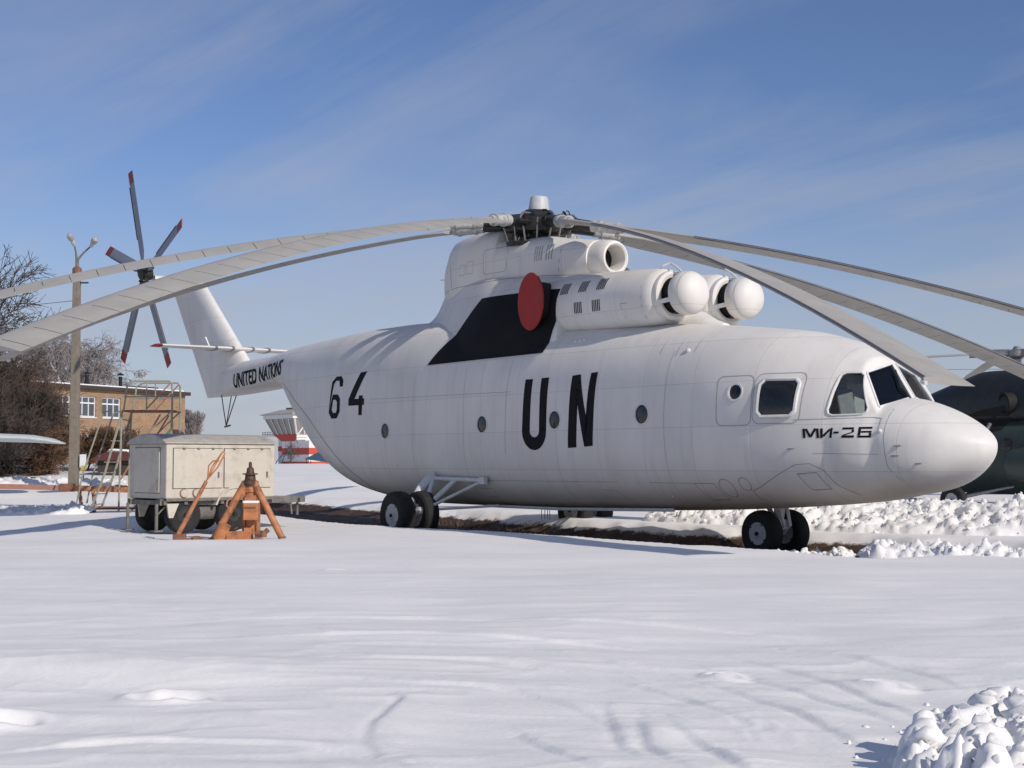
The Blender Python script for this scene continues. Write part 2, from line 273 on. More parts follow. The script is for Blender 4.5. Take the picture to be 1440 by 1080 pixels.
def snow_mat(name, earth=False):
    m = bpy.data.materials.new(name); m.use_nodes = True; nt = m.node_tree; b = nt.nodes['Principled BSDF']
    b.inputs['Roughness'].default_value = .75; b.inputs['Specular IOR Level'].default_value = .3
    tc = N(nt, 'ShaderNodeTexCoord'); n = N(nt, 'ShaderNodeTexNoise'); n.inputs['Scale'].default_value = .5; n.inputs['Detail'].default_value = 6; L(nt, tc.outputs['Object'], n.inputs['Vector'])
    r = N(nt, 'ShaderNodeValToRGB'); L(nt, n.outputs[0], r.inputs[0]); r.color_ramp.elements[0].position = .3; r.color_ramp.elements[0].color = (.79, .782, .77, 1); r.color_ramp.elements[1].position = .7; r.color_ramp.elements[1].color = (.87, .858, .84, 1)
    outc = r.outputs[0]
    n2_ = N(nt, 'ShaderNodeTexNoise'); n2_.inputs['Scale'].default_value = 26; n2_.inputs['Detail'].default_value = 5; L(nt, tc.outputs['Object'], n2_.inputs['Vector'])
    mpn = N(nt, 'ShaderNodeMapping'); mpn.inputs['Rotation'].default_value = (0, 0, -YAW); mpn.inputs['Scale'].default_value = (1.3, 5.0, 1); L(nt, tc.outputs['Object'], mpn.inputs[0])
    n5 = N(nt, 'ShaderNodeTexNoise'); n5.inputs['Scale'].default_value = 1.5; n5.inputs['Detail'].default_value = 5; n5.inputs['Distortion'].default_value = .7; L(nt, mpn.outputs[0], n5.inputs['Vector'])
    ad = N(nt, 'ShaderNodeMath', operation='MULTIPLY_ADD'); L(nt, n5.outputs[0], ad.inputs[0]); ad.inputs[1].default_value = 1.3; 
    sc = N(nt, 'ShaderNodeMath', operation='MULTIPLY'); L(nt, n2_.outputs[0], sc.inputs[0]); sc.inputs[1].default_value = .5; L(nt, sc.outputs[0], ad.inputs[2])
    bp = N(nt, 'ShaderNodeBump'); bp.inputs['Strength'].default_value = .32; bp.inputs['Distance'].default_value = .02; L(nt, ad.outputs[0], bp.inputs['Height']); L(nt, bp.outputs[0], b.inputs['Normal'])
    if earth:
        at = N(nt, 'ShaderNodeAttribute', attribute_name='bare'); 
        ne = N(nt, 'ShaderNodeTexNoise'); ne.inputs['Scale'].default_value = 3.5; ne.inputs['Detail'].default_value = 8; ne.inputs['Roughness'].default_value = .7; L(nt, tc.outputs['Object'], ne.inputs['Vector'])
        re = N(nt, 'ShaderNodeValToRGB'); L(nt, ne.outputs[0], re.inputs[0]); e = re.color_ramp.elements; e[0].position = .35; e[0].color = (.018, .012, .008, 1); e[1].position = .68; e[1].color = (.12, .065, .035, 1)
        s_ = N(nt, 'ShaderNodeMath', operation='ADD'); L(nt, at.outputs['Fac'], s_.inputs[0]); 
        h_ = N(nt, 'ShaderNodeMath', operation='MULTIPLY_ADD'); L(nt, ne.outputs[0], h_.inputs[0]); h_.inputs[1].default_value = .9; h_.inputs[2].default_value = -.45; L(nt, h_.outputs[0], s_.inputs[1])
        k = N(nt, 'ShaderNodeMapRange'); L(nt, s_.outputs[0], k.inputs[0]); k.inputs['From Min'].default_value = .42; k.inputs['From Max'].default_value = .58
        x = N(nt, 'ShaderNodeMix', data_type='RGBA'); L(nt, k.outputs[0], x.inputs['Factor']); L(nt, outc, x.inputs['A']); L(nt, re.outputs[0], x.inputs['B']); outc = x.outputs['Result']
    L(nt, outc, b.inputs['Base Color'])
    return m
M['snow'] = snow_mat('snow'); M['ground'] = snow_mat('snow_and_earth', True)
# ------------------------------------------------------------------ the snow field, one sheet out to the horizon
ARCS = [[(2.1, 11.02), (2.51, 10.53), (2.8, 9.88), (2.92, 9.18)], [(1.61, 10.61), (2.06, 9.64), (2.26, 8.76), (2.35, 8.02)], [(1.39, 9.98), (1.76, 9.33), (2.03, 8.5), (2.24, 7.91)],
        [(1.12, 9.81), (1.5, 8.89), (1.71, 8.02), (1.82, 7.12)], [(.92, 7.91), (1.04, 7.21), (1.13, 6.63)], [(.2, 10.85), (.57, 10.46), (.9, 10.09)], [(-.71, 8.89), (-.64, 8.76), (-.73, 7.91), (-.71, 7.49), (-.55, 6.95)],
        [(.59, 8.5), (.59, 7.91), (.6, 7.3)], [(.08, 7.7), (.28, 7.12), (.47, 6.66)], [(.75, 8.13), (.73, 7.49), (.8, 6.95)],
        [(-1.9, 11.4), (-.9, 11.6), (.2, 11.35), (1.2, 10.9)], [(-1.2, 10.2), (-.3, 10.25), (.5, 9.7), (1.05, 8.9), (1.35, 7.9)], [(-.9, 9.3), (-.2, 9.2), (.35, 8.6), (.6, 7.9)], [(-2.9, 12.6), (-1.4, 13.0), (.4, 12.8), (2.0, 12.0), (3.2, 10.8)], [(-2.6, 7.1), (-1.9, 7.5), (-1.1, 7.4), (-.5, 6.9)]]
PRINTS = [(1.5, 9.74, .35), (1.55, 9.66, .3), (2.48, 9.33, .4), (2.53, 9.26, .35), (-2.07, 8.68, .5), (-1.93, 8.76, .5), (-2.68, 7.95, .5), (-2.76, 7.91, .45), (-2.2, 18.9, .5)]
def heli_xy(s, d):
    return CAM.x+RH.x*s+FH.x*d, CAM.y+RH.y*s+FH.y*d
def ground_z(s, d):
    s = np.asarray(s, float); d = np.asarray(d, float)
    hx, hy = heli_xy(s, d)
    z = .42 + .95*sstep(42, 66, d) + .25*sstep(60, 70, d)*sstep(-9, -16, s) - .35*sstep(90, 240, d)
    # wind drifts: long across the view, with sharper crests near the path
    w = fbm(s*.16+3, d*.16, 3)
    z = z + .09*fbm(s*.11+9+.4*w, d*.26+2, 4)*sstep(3, 12, d)
    nr = 1-sstep(9, 26, d)
    cw = fbm(s*.55+.8*w+40, d*1.35+11, 3)
    z = z + nr*.032*cw
    rid = 1-np.abs(fbm(s*.42+.5*w+7, d*1.1+.5*w+31, 3))*2
    z = z + nr*.012*np.clip(rid, 0, 1)**3
    sw = fbm(s*1.3+3*fbm(s*.5+3, d*.5, 2), d*2.1+3*fbm(s*.5+8, d*.5+8, 2), 3)
    z = z + .007*(1-sstep(7, 13, d))*np.clip(1-np.abs(sw)*2.5, 0, 1)**2
    z = z + .10*np.exp(-((s+3.4)/2.4)**2-((d-9.6)/1.0)**2)*sstep(8.6, 9.4, d+.12*s) + .06*np.exp(-((s+1.2)/2.2)**2-((d-11.8)/.9)**2)
    # hollows where the trailer stands and in its lee
    z = z - .14*np.exp(-((s+6.3)/2.0)**2-((d-31.6)/2.6)**2) + .05*np.exp(-((s+4.8)/2.6)**2-((d-24.6)/1.4)**2)
    return z
def bare_mask(s, d):
    hx, hy = heli_xy(s, d)
    e = .55*fbm(hx*.55, hy*.55, 4)
    near = -3.72 + .9*sstep(-4, -10, hx) + .5*sstep(11, 15, hx)
    far = 1.5+.9*sstep(2, -6, hx)
    m = sstep(near-.18, near+.25, hy+.18*e)*(1-sstep(far-.5, far+.6, hy+e))
    m = m*sstep(-21, -17, hx+e)*(1-sstep(11.8, 13.4, hx+1.2*e))
    return m
def seg_dist(s, d, a, b):
    ax, ay = a; bx, by = b; vx, vy = bx-ax, by-ay; l2 = vx*vx+vy*vy
    t = np.clip(((s-ax)*vx+(d-ay)*vy)/l2, 0, 1); px_, py_ = ax+t*vx, ay+t*vy
    dist = np.hypot(s-px_, d-py_); sign = np.sign((s-ax)*vy-(d-ay)*vx)
    return dist, sign
def smooth_line(p, n=5):
    t = np.arange(len(p)); fx = pchip(t, [q[0] for q in p]); fy = pchip(t, [q[1] for q in p]); tt = np.linspace(0, len(p)-1, (len(p)-1)*n+1)
    return list(zip(fx(tt), fy(tt)))
def build_ground():
    def grow(a, b, step, g):
        o = [a]; 
        while o[-1] < b: o.append(o[-1]+step); step *= g
        return o
    ds = [-40, -25, -14, -8, -4, -1.5, .5, 2, 3.5] + grow(4.6, 11.5, .024, 1.0015); ds += grow(ds[-1]+.04, 27, .045, 1.008)
    ds += grow(ds[-1]+.12, 48, .13, 1.012)[:]; ds += grow(ds[-1]+.5, 1500, .55, 1.07)
    hs = grow(0, 3.6, .024, 1.0); hs += grow(hs[-1]+.03, 8.0, .035, 1.012); hs += grow(hs[-1]+.1, 26, .1, 1.02); hs += grow(hs[-1]+.6, 900, .7, 1.12)
    ss = [-x for x in hs[:0:-1]] + hs
    S, D = np.meshgrid(np.array(ss), np.array(ds)); 
    Z = ground_z(S, D); B = bare_mask(S, D); hx, hy = heli_xy(S, D)
    floor_ = .0+.05*fbm(hx*1.3, hy*1.3, 4)+.025*fbm(hx*5, hy*5, 3) + .28*sstep(-3.5, -16, hx)
    Z = Z*(1-B)+floor_*B
    for arc in ARCS:
        ln = smooth_line(arc); L_ = len(ln)-1; best = np.full(S.shape, 9.0); sg = np.zeros(S.shape); fade = np.zeros(S.shape)
        lo = (min(p[0] for p in ln)-.6, min(p[1] for p in ln)-.8); hi = (max(p[0] for p in ln)+.6, max(p[1] for p in ln)+.8)
        sel = (S > lo[0]) & (S < hi[0]) & (D > lo[1]) & (D < hi[1])
        a, b = S[sel], D[sel]; bb = np.full(a.shape, 9.0); s2 = np.zeros(a.shape); f2 = np.zeros(a.shape)
        for i in range(L_):
            dd, s_ = seg_dist(a, b, ln[i], ln[i+1]); k = dd < bb; bb[k] = dd[k]; s2[k] = s_[k]; f2[k] = math.sin(math.pi*min(1, max(0, (i+.7)/(L_+.4))))**.6
        x = bb*s2
        prof = np.where(x > 0, np.exp(-(x/.036)**2), np.exp(-(x/.26)**2))*.021 - .008*np.exp(-((x-.06)/.035)**2); prof = prof*(.75+.5*fbm(a*2.3, b*2.3, 2))
        Z[sel] += prof*f2*sstep(.55, .2, bb)
    for (ps, pd, sc_) in PRINTS:
        r = np.hypot((S-ps)/(.16*sc_*2), (D-pd)/(.12*sc_*2)); Z += -.05*np.exp(-r**2*1.5)+.022*np.exp(-((np.hypot((S-ps+.08)/(.16*sc_*2), (D-pd)/(.16*sc_*2))-1.1)/.35)**2)
    nd, ns = S.shape
    V = np.stack([CAM.x+RH.x*S+FH.x*D, CAM.y+RH.y*S+FH.y*D, Z], -1).reshape(-1, 3)
    idx = np.arange(nd*ns).reshape(nd, ns); Q = np.stack([idx[:-1, :-1], idx[:-1, 1:], idx[1:, 1:], idx[1:, :-1]], -1).reshape(-1, 4)
    me = bpy.data.meshes.new('snow_field'); me.vertices.add(len(V)); me.vertices.foreach_set('co', V.ravel()); me.loops.add(len(Q)*4); me.loops.foreach_set('vertex_index', Q.ravel()); me.polygons.add(len(Q))
    me.polygons.foreach_set('loop_start', np.arange(len(Q))*4); me.polygons.foreach_set('loop_total', np.full(len(Q), 4)); me.polygons.foreach_set('use_smooth', np.ones(len(Q), bool)); me.update(calc_edges=True); me.validate()
    at = me.attributes.new('bare', 'FLOAT', 'POINT'); at.data.foreach_set('value', B.ravel().astype(np.float32))
    me.materials.append(M['ground']); o = link_mesh('snow_field', me); tag(o, kind='structure', label='wide wind-drifted snow field with a bare strip under the helicopter'); return o
build_ground()
GZ = lambda s, d: float(ground_z(np.array([s]), np.array([d]))[0])

# heaps of shovelled snow: a lumpy ridge with broken clods lying on it
def heap(name, label, line, width, height, seed, clods, clod=(.05, .2), res=.055, group=None, base=None, scatter=None):
    rs = random.Random(seed); ln = smooth_line(line, 4)
    s0, s1 = min(p[0] for p in ln)-width, max(p[0] for p in ln)+width; d0, d1 = min(p[1] for p in ln)-width, max(p[1] for p in ln)+width
    S, D = np.meshgrid(np.arange(s0, s1, res), np.arange(d0, d1, res)); bb = np.full(S.shape, 9.0); tt = np.zeros(S.shape)
    for i in range(len(ln)-1):
        dd, _ = seg_dist(S, D, ln[i], ln[i+1]); k = dd < bb; bb[k] = dd[k]; tt[k] = i/(len(ln)-1)
    q = bb/width + .33*fbm(S*1.1+seed, D*1.1, 3)
    p = np.clip(1-q, 0, 1); hh = height*(.8+.5*fbm(S*.7+seed*3, D*.7, 2))
    ch = np.abs(fbm(S*3.1+seed, D*3.1+seed, 3)); ch2 = np.abs(fbm(S*7+seed, D*7+seed, 2)); ch3 = np.abs(fbm(S*16+seed, D*16+seed, 2))
    bz = ground_z(S, D)*(1-bare_mask(S, D)) if base is None else np.full(S.shape, base)
    Z = bz - .1 + (p**.75)*hh + np.where(p > 0, 1, 0)*(sstep(0, .25, p))*(.34*height**.5*(ch-.15)+.16*(ch2-.12)+.07*(ch3-.1)) + .1*sstep(0, .12, p)
    keep = p > .0
    jx = .03*fbm(S*7, D*7+seed, 2); jy = .03*fbm(S*7+50, D*7+seed, 2)
    nd, ns = S.shape; S2, D2 = S+jx, D+jy
    V = np.stack([CAM.x+RH.x*S2+FH.x*D2, CAM.y+RH.y*S2+FH.y*D2, Z], -1).reshape(-1, 3)
    idx = np.arange(nd*ns).reshape(nd, ns); kq = keep[:-1, :-1] | keep[:-1, 1:] | keep[1:, 1:] | keep[1:, :-1]
    Q = np.stack([idx[:-1, :-1], idx[:-1, 1:], idx[1:, 1:], idx[1:, :-1]], -1)[kq]
    used, inv = np.unique(Q.ravel(), return_inverse=True); V = V[used]; Q = inv.reshape(-1, 4)
    verts = [tuple(v) for v in V]; faces = [tuple(int(i) for i in f) for f in Q]
    bmi = bmesh.new(); bmesh.ops.create_icosphere(bmi, subdivisions=2, radius=1); iv = [v.co.copy() for v in bmi.verts]; iff = [[v.index for v in f.verts] for f in bmi.faces]; bmi.free()
    top = np.argwhere(p > .02); sm = [True]*len(faces)
    for q_ in range(clods+(scatter[0] if scatter else 0)):
        i, j = top[rs.randrange(len(top))]; r = clod[0]+(clod[1]-clod[0])*rs.random()**3.2
        c = Vector((CAM.x+RH.x*S2[i, j]+FH.x*D2[i, j], CAM.y+RH.y*S2[i, j]+FH.y*D2[i, j], Z[i, j]+r*.08)); n = len(verts)
        if q_ >= clods:
            k_ = ln[rs.randrange(len(ln))]; ss_, dd_ = k_[0]-abs(rs.gauss(0, scatter[1])), k_[1]+rs.gauss(0, scatter[1]*.6); r = rs.uniform(.006, .022)+.02*rs.random()**6; c = Y(ss_, dd_, GZ(ss_, dd_)+r*.3)
        ax = Vector((rs.uniform(.7, 1.3), rs.uniform(.7, 1.3), rs.uniform(.6, 1.0)))*r; off = rs.random()*40; rot = Matrix.Rotation(rs.random()*6, 3, Vector((rs.random()-.5, rs.random()-.5, rs.random()+.1)).normalized())
        cuts = [(Vector((rs.gauss(0, 1), rs.gauss(0, 1), rs.gauss(0, 1))).normalized(), rs.uniform(.38, .8)) for _k in range(6)]
        for v in iv:
            w = v.copy()
            for cn, cd_ in cuts:
                e = w.dot(cn)-cd_
                if e > 0: w -= cn*e*.92
            w *= 1+.2*math.sin(5*v.x+off)*math.cos(4*v.y+off)*math.cos(4.5*v.z)+.12*math.sin(11*v.y+off)*math.cos(9*v.z+off)
            w = rot @ Vector((w.x*ax.x, w.y*ax.y, w.z*ax.z)); verts.append(tuple(c+w))
        faces += [tuple(k+n for k in f) for f in iff]; sm += [True]*len(iff)
    me = bpy.data.meshes.new(name); me.from_pydata(verts, [], faces); me.polygons.foreach_set('use_smooth', sm); me.materials.append(M['snow'])
    o = link_mesh(name, me); tag(o, label, 'snow heap', group, 'stuff'); return o
HG = 'heaps of shovelled snow'
heap('snow_heap', 'long high heap of shovelled snow beyond the helicopter nose', [(6.5, 31.2), (8.2, 30.2), (10.0, 29.2), (12.0, 28.4), (14.5, 27.4)], 1.45, .56, 3, 800, (.012, .085), group=HG)
heap('snow_heap', 'far ridge of snow along the dark green helicopter', [(7.6, 37.4), (10.2, 36.4), (12.8, 35.0), (16, 33.4)], 1.1, .36, 5, 350, (.015, .09), res=.07, group=HG)
heap('snow_heap', 'low rubble ridge of snow beside the bare earth right of the nose wheel', [(6.0, 22.9), (7.0, 22.4), (8.2, 22.0), (10.4, 21.2)], .5, .2, 9, 260, (.012, .07), res=.04, group=HG, base=.3)
heap('snow_heap', 'crumbled snow heap just ahead of the nose wheel', [(5.1, 25.9), (5.6, 26.0), (6.2, 25.4)], .42, .16, 12, 200, (.015, .08), res=.04, group=HG, base=.05)
heap('snow_heap', 'snow bank behind the nose wheel under the belly', [(4.0, 34.4), (5.3, 33.5), (6.8, 32.6)], .95, .40, 15, 260, (.015, .08), group=HG)
heap('snow_heap', 'pile of broken snow blocks in the near corner of the field', [(2.15, 6.0), (2.2, 6.7), (2.6, 7.4), (3.0, 7.9), (3.6, 8.4)], .46, .11, 21, 230, (.012, .13), res=.018, group=HG, scatter=(120, .45))
heap('snow_heap', 'low lumpy snow bank beside the rusty tow bar', [(-15.2, 39.5), (-13.5, 39.2), (-12.2, 39.4)], .7, .2, 27, 120, (.02, .08), res=.07, group=HG)
heap('snow_heap', 'rough snow verge in front of the dark shrubs', [(-26, 56.5), (-20, 55.5), (-15, 54.5), (-10.5, 54.5)], 1.0, .16, 31, 200, (.03, .12), res=.12, group=HG)
# ------------------------------------------------------------------ the white transport helicopter (its own frame: x to the nose, y to port, z up)
HELI = empty('helicopter', (0, 0, 0))
tag(HELI, 'huge white transport helicopter with black UN letters and drooping rotor blades', 'helicopter')
fzt = pchip([-17.6, -15.8, -15, -12.6, -11.5, -10.2, -8.13, -5.9, -4.8, -1, 2, 5, 7.15, 7.71, 8.44, 9.13, 9.63, 10.14, 10.5, 11.3], [4.85, 5.0, 5.07, 5.15, 5.26, 5.33, 5.39, 5.44, 5.44, 5.2, 4.95, 4.72, 4.5, 4.43, 4.33, 4.17, 4.02, 3.79, 3.6, 3.2])
fzb = pchip([-17.6, -16.6, -14.3, -12.2, -11.75, -11.4, -10.9, -10.0, -8.7, -7.4, -6.0, -4.8, -3, 0, 5, 6.7, 8.58, 10.24, 11.3], [4.0, 3.98, 4.06, 4.15, 4.1, 3.8, 3.15, 2.42, 1.7, 1.26, .98, .84, .77, .76, .82, .88, .99, 1.14, 1.34])
fhw = pchip([-17.6, -16.7, -15.3, -12.6, -11.5, -10.2, -8.13, -5.9, -4, 0, 5, 7, 7.8, 8.7, 9.5, 10.0, 10.6, 10.9, 11.3], [.06, .3, .58, .74, .94, 1.22, 1.56, 1.8, 1.88, 1.9, 1.9, 1.88, 1.83, 1.7, 1.5, 1.32, 1.05, .9, .7])
fzc = pchip([-17.6, -12.6, -11.5, -10.2, -8.13, -5.9, -4, 5, 8.7, 10.5, 11.3, 12.38], [4.42, 4.66, 4.62, 4.3, 3.45, 2.95, 2.8, 2.65, 2.4, 2.15, 2.06, 2.12])
_u = np.concatenate([np.linspace(0, .9, 16), [.93, .955, .975, .988, .995, .999, 1.0]]); _x = 10.8+1.58*_u          # blunt radome
nzt = pchip([9.6, 10.3, 10.6]+list(_x), [2.9, 3.02, 3.0]+list(2.12+.84*(1-_u**1.3)**.68))
nzb = pchip([9.6, 10.24, 10.55]+list(_x), [1.13, 1.15, 1.2]+list(2.12-.87*(1-_u**1.6)**.56))
nhw = pchip([9.6, 10.2, 10.55]+list(_x), [1.4, 1.32, 1.22]+list(.005+1.125*(1-_u**1.75)**.6))
def sup(ct, st, hw, h, e):
    return ((np.abs(ct)/hw)**e+(np.abs(st)/np.maximum(h, 1e-3))**e)**(-1/e)
WA, WS, WK = 2.96, 1.5, .42                     # windscreen planes: z = WA - WS (x - 10.81) - WK |y|
def hull_r(x, t):
    ct, st = np.cos(t), np.sin(t); zc = fzc(x); up = st >= 0
    be = 2+1.0*sstep(-11, -6, x)*(1-.1*sstep(8.5, 10.5, x))
    te = 2.15+.75*sstep(-11, -7, x)*(1-sstep(7.4, 9.6, x)); be = be+1.3*(1-sstep(-12.5, -11, x))
    rH = np.where(up, sup(ct, st, fhw(x), fzt(x)-zc, te), sup(ct, st, fhw(x), zc-fzb(x), be))
    A = WA-WS*(x-10.81)-zc; den = st+WK*np.abs(ct)
    rP = np.where(den > .02, A/np.maximum(den, .02), np.where(A > 0, 50, 0)); rP = np.where((A <= 0), 0, rP)
    rc = np.where(x > 11.3, 0, np.minimum(rH, np.maximum(rP, 0)))
    rN = np.where(x < 9.6, 0, np.where(up, sup(ct, st, nhw(x), nzt(x)-zc, 2.15), sup(ct, st, nhw(x), zc-nzb(x), 2.7-.5*sstep(11.4, 12.2, x))))
    return np.maximum(rc, rN)
NA = 144
def hull_mesh():
    xs = np.concatenate([np.arange(-17.6, 8.4, .2), np.arange(8.4, 12.2, .03), 12.38-.18*(1-np.linspace(0, .995, 26))**2])
    t = np.arange(NA)*2*np.pi/NA; X, T = np.meshgrid(xs, t, indexing='ij'); Rr = np.maximum(hull_r(X, T), .004)
    V = np.stack([X, Rr*np.cos(T), fzc(X)+Rr*np.sin(T)], -1)
    m = MB(); m.loft([[Vector(p) for p in ring] for ring in V]); return m
hullmb = hull_mesh()
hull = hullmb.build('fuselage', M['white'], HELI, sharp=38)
def bvh_of(obs):
    vs_, fs = [], []
    for o in obs:
        n = len(vs_); vs_ += [v.co.copy() for v in o.data.vertices]; fs += [tuple(i+n for i in p.vertices) for p in o.data.polygons]
    return BVHTree.FromPolygons(vs_, fs)
# cockpit room, window openings and porthole pockets cut out of the solid hull
def cutters():
    m = MB(); xs = np.arange(9.35, 10.70, .05); t = np.arange(48)*2*np.pi/48
    X, T = np.meshgrid(xs, t, indexing='ij'); Rr = hull_r(X, T)-.055; st = np.sin(T); zc = fzc(X)
    fl = np.where(st < -.01, (zc-2.2)/np.maximum(-st, .01), 9); Rr = np.maximum(np.minimum(Rr, fl), .02)
    V = np.stack([X, Rr*np.cos(T), zc+Rr*st], -1); m.loft([[Vector(p) for p in ring] for ring in V], smooth=False)
    return m
def wplane(x, y): return Vector((x, y, WA-WS*(x-10.81)-WK*abs(y)))
PANES = {s: [(10.375, .045*s), (10.315, .68*s), (10.695, .83*s), (10.79, .045*s)] for s in (-1, 1)}
SIDEW = [(9.98, 3.30), (10.0, 3.37), (10.06, 3.41), (10.27, 3.41), (10.33, 3.36), (10.57, 2.77), (10.56, 2.70), (10.50, 2.66), (10.02, 2.65), (9.95, 2.68), (9.93, 2.75)]
BLIST = [(8.64, 3.24), (8.72, 3.33), (9.28, 3.32), (9.36, 3.24), (9.36, 2.74), (9.28, 2.65), (8.72, 2.65), (8.64, 2.74)]
PORTS = [(-3.85, 2.60, .2), (.33, 2.68, .2), (2.97, 2.72, .2), (5.72, 2.77, .2), (8.13, 3.12, .15)]
HB = bvh_of([hull])
def skin(x, z, side=-1):
    h = HB.ray_cast(Vector((x, side*6, z)), Vector((0, -side, 0)), 6.2)
    return (h[0], h[1]) if h[0] is not None else (None, None)
def bool_diff(o, mb, mt):
    c = mb.build('cutter', mt); md = o.modifiers.new('b', 'BOOLEAN'); md.operation = 'DIFFERENCE'; md.object = c; md.solver = 'EXACT'
    try: md.material_mode = 'TRANSFER'
    except Exception: pass
    dg = bpy.context.evaluated_depsgraph_get(); me = bpy.data.meshes.new_from_object(o.evaluated_get(dg)); o.modifiers.clear(); old = o.data; o.data = me; bpy.data.meshes.remove(old); bpy.data.objects.remove(c)
    return o
bool_diff(hull, cutters(), M['cavity'])
for s in (-1, 1):
    nrm = Vector((WS, WK*s, 1)).normalized()
    bool_diff(hull, MB().prism([wplane(x, y)-nrm*.16 for x, y in PANES[s]], nrm*.4), M['cavity'])
    y0, y1 = (-1.6, -.45) if s < 0 else (.45, 1.6)
    bool_diff(hull, MB().prism([(x, y0, z) for x, z in SIDEW], (0, y1-y0, 0)), M['cavity'])
    wc = MB(); p, n = skin(9.0, 3.0, s); wc.prism([(x, s*1.9, z) for x, z in BLIST], (0, s*(abs(p.y)-.10-1.9), 0))
    for (x, z, r) in PORTS:
        p, n = skin(x, z, s); wc.lathe([(r, 0), (r, .30)], p+n*.2, -n, n=28)
    bool_diff(hull, wc, M['cavity'])
    print('hull faces', len(hull.data.polygons))

hull.data.polygons.foreach_set('use_smooth', np.ones(len(hull.data.polygons), bool)); hull.data.set_sharp_from_angle(angle=R(38))

# panes, frames, portholes
for s in (-1, 1):
    nrm = Vector((WS, WK*s, 1)).normalized(); pc = [wplane(x, y)-nrm*.02 for x, y in PANES[s]]
    w = MB().prism([q-nrm*.006 for q in pc], nrm*.012).build('windscreen', M['glass'], HELI)
    fr = MB()
    q = [wplane(x, y)+nrm*.004 for x, y in PANES[s]]
    for i in range(4): fr.bar(q[i], q[(i+1) % 4], .035, .02, nrm)
    fr.build('windscreen_frame', M['wmetal'], w)
    g = MB(); pts = []
    for x, z in SIDEW:
        p, n = skin(x, z, s); pts.append(p-n*.03)
    g.add([p for p in pts], [tuple(range(len(pts)))]); sw = g.build('side_window', M['glass'], HELI)
    f2 = MB(); rim = []
    for i in range(len(SIDEW)):
        for k in range(6):
            a, b = SIDEW[i], SIDEW[(i+1) % len(SIDEW)]; x = a[0]+(b[0]-a[0])*k/6; z = a[1]+(b[1]-a[1])*k/6; p, n = skin(x, z, s); rim.append(p+n*.008)
    f2.tube(rim+[rim[0]], .017, 6); f2.build('window_frame', M['wmetal'], sw)
    p, n = skin(9.0, 3.0, s); rimp = []; gp = []
    for i in range(len(BLIST)):
        for k in range(4):
            a, b = BLIST[i], BLIST[(i+1) % len(BLIST)]; x = a[0]+(b[0]-a[0])*k/4; z = a[1]+(b[1]-a[1])*k/4; p, n = skin(x, z, s); rimp.append(p+n*.012); gp.append(p)
    cen = sum(gp, Vector())/len(gp); g = MB(); rings = []
    for f, o in ((1, -.01), (.9, .035), (.6, .07), (.25, .085), (.02, .088)): rings.append([cen+(q-cen)*f+Vector((0, s*o, 0)) for q in gp])
    g.loft(rings, caps=False); bw = g.build('blister_window', M['pglass'], HELI)
    MB().tube(rimp+[rimp[0]], .038, 6).build('window_frame', M['wmetal'], bw)
    for (x, z, r) in PORTS:
        p, n = skin(x, z, s)
        g = MB().lathe([(r-.005, -.04), (r-.01, -.025), (r*.5, -.012), (.001, -.01)], p, n, 28, caps=False).build('porthole', M['pglass'], HELI)
        MB().lathe([(r-.012, -.03), (r-.012, .006), (r+.022, .009), (r+.022, -.02)], p, n, 28, caps=False).build('porthole_ring', M['wmetal'], g)

# decals laid on the skin
TOPB = None
def lay(name, polys, mt, parent, bv=None, off=.006, side=-1, grid=.1, axis='y'):
    bv = bv or HB; bm = bmesh.new()
    for poly in polys:
        vs_ = [bm.verts.new((x, 0, z)) for x, z in poly]; bm.faces.new(vs_)
    bmesh.ops.triangulate(bm, faces=bm.faces[:])
    xs = [v.co.x for v in bm.verts]; zs = [v.co.z for v in bm.verts]
    for lo, hi, n in ((min(xs), max(xs), Vector((1, 0, 0))), (min(zs), max(zs), Vector((0, 0, 1)))):
        k = math.floor(lo/grid)+1
        while k*grid < hi:
            bmesh.ops.bisect_plane(bm, geom=bm.verts[:]+bm.edges[:]+bm.faces[:], plane_co=n*(k*grid), plane_no=n); k += 1
    for v in bm.verts:
        h = bv.ray_cast(Vector((v.co.x, side*6, v.co.z)), Vector((0, -side, 0)), 7)
        if h[0] is not None: v.co = h[0]+h[1]*off
    me = bpy.data.meshes.new(name); bm.to_mesh(me); bm.free(); me.polygons.foreach_set('use_smooth', np.ones(len(me.polygons), bool)); me.materials.append(mt); return link_mesh(name, me, parent)
def strokes(pts, w):
    o = []
    for a, b in zip(pts[:-1], pts[1:]):
        a, b = Vector((*a,)), Vector((*b,)); d = (b-a); n = Vector((-d.y, d.x)).normalized()*w/2; o.append([tuple(a+n), tuple(a-n), tuple(b-n), tuple(b+n)])
    return o
def seamline(pts, w=.013): return strokes(pts, w)
# U
arc = [(2.265+.425*math.cos(a), 2.50+.42*math.sin(a)) for a in np.linspace(math.pi, 2*math.pi, 13)]; arci = [(2.28+.165*math.cos(a), 2.50+.14*math.sin(a)) for a in np.linspace(math.pi, 2*math.pi, 13)]
U = [[(1.84, 2.50), (2.115, 2.50), (2.17, 3.63), (1.91, 3.63)], [(2.445, 2.50), (2.69, 2.50), (2.73, 3.64), (2.47, 3.635)]]+[[arc[i], arc[i+1], arci[i+1], arci[i]] for i in range(12)]
lay('letter', U, M['letter'], HELI)['label'] = 'black letter U'
Nn = [[(3.41, 2.12), (3.69, 2.13), (3.68, 3.30), (3.78, 3.655), (3.51, 3.64)], [(4.06, 2.62), (3.95, 2.14), (4.22, 2.16), (4.32, 3.68), (4.11, 3.67)], [(3.68, 3.30), (3.95, 2.14), (4.06, 2.62), (3.78, 3.655)]]
lay('letter', Nn, M['letter'], HELI)['label'] = 'black letter N'
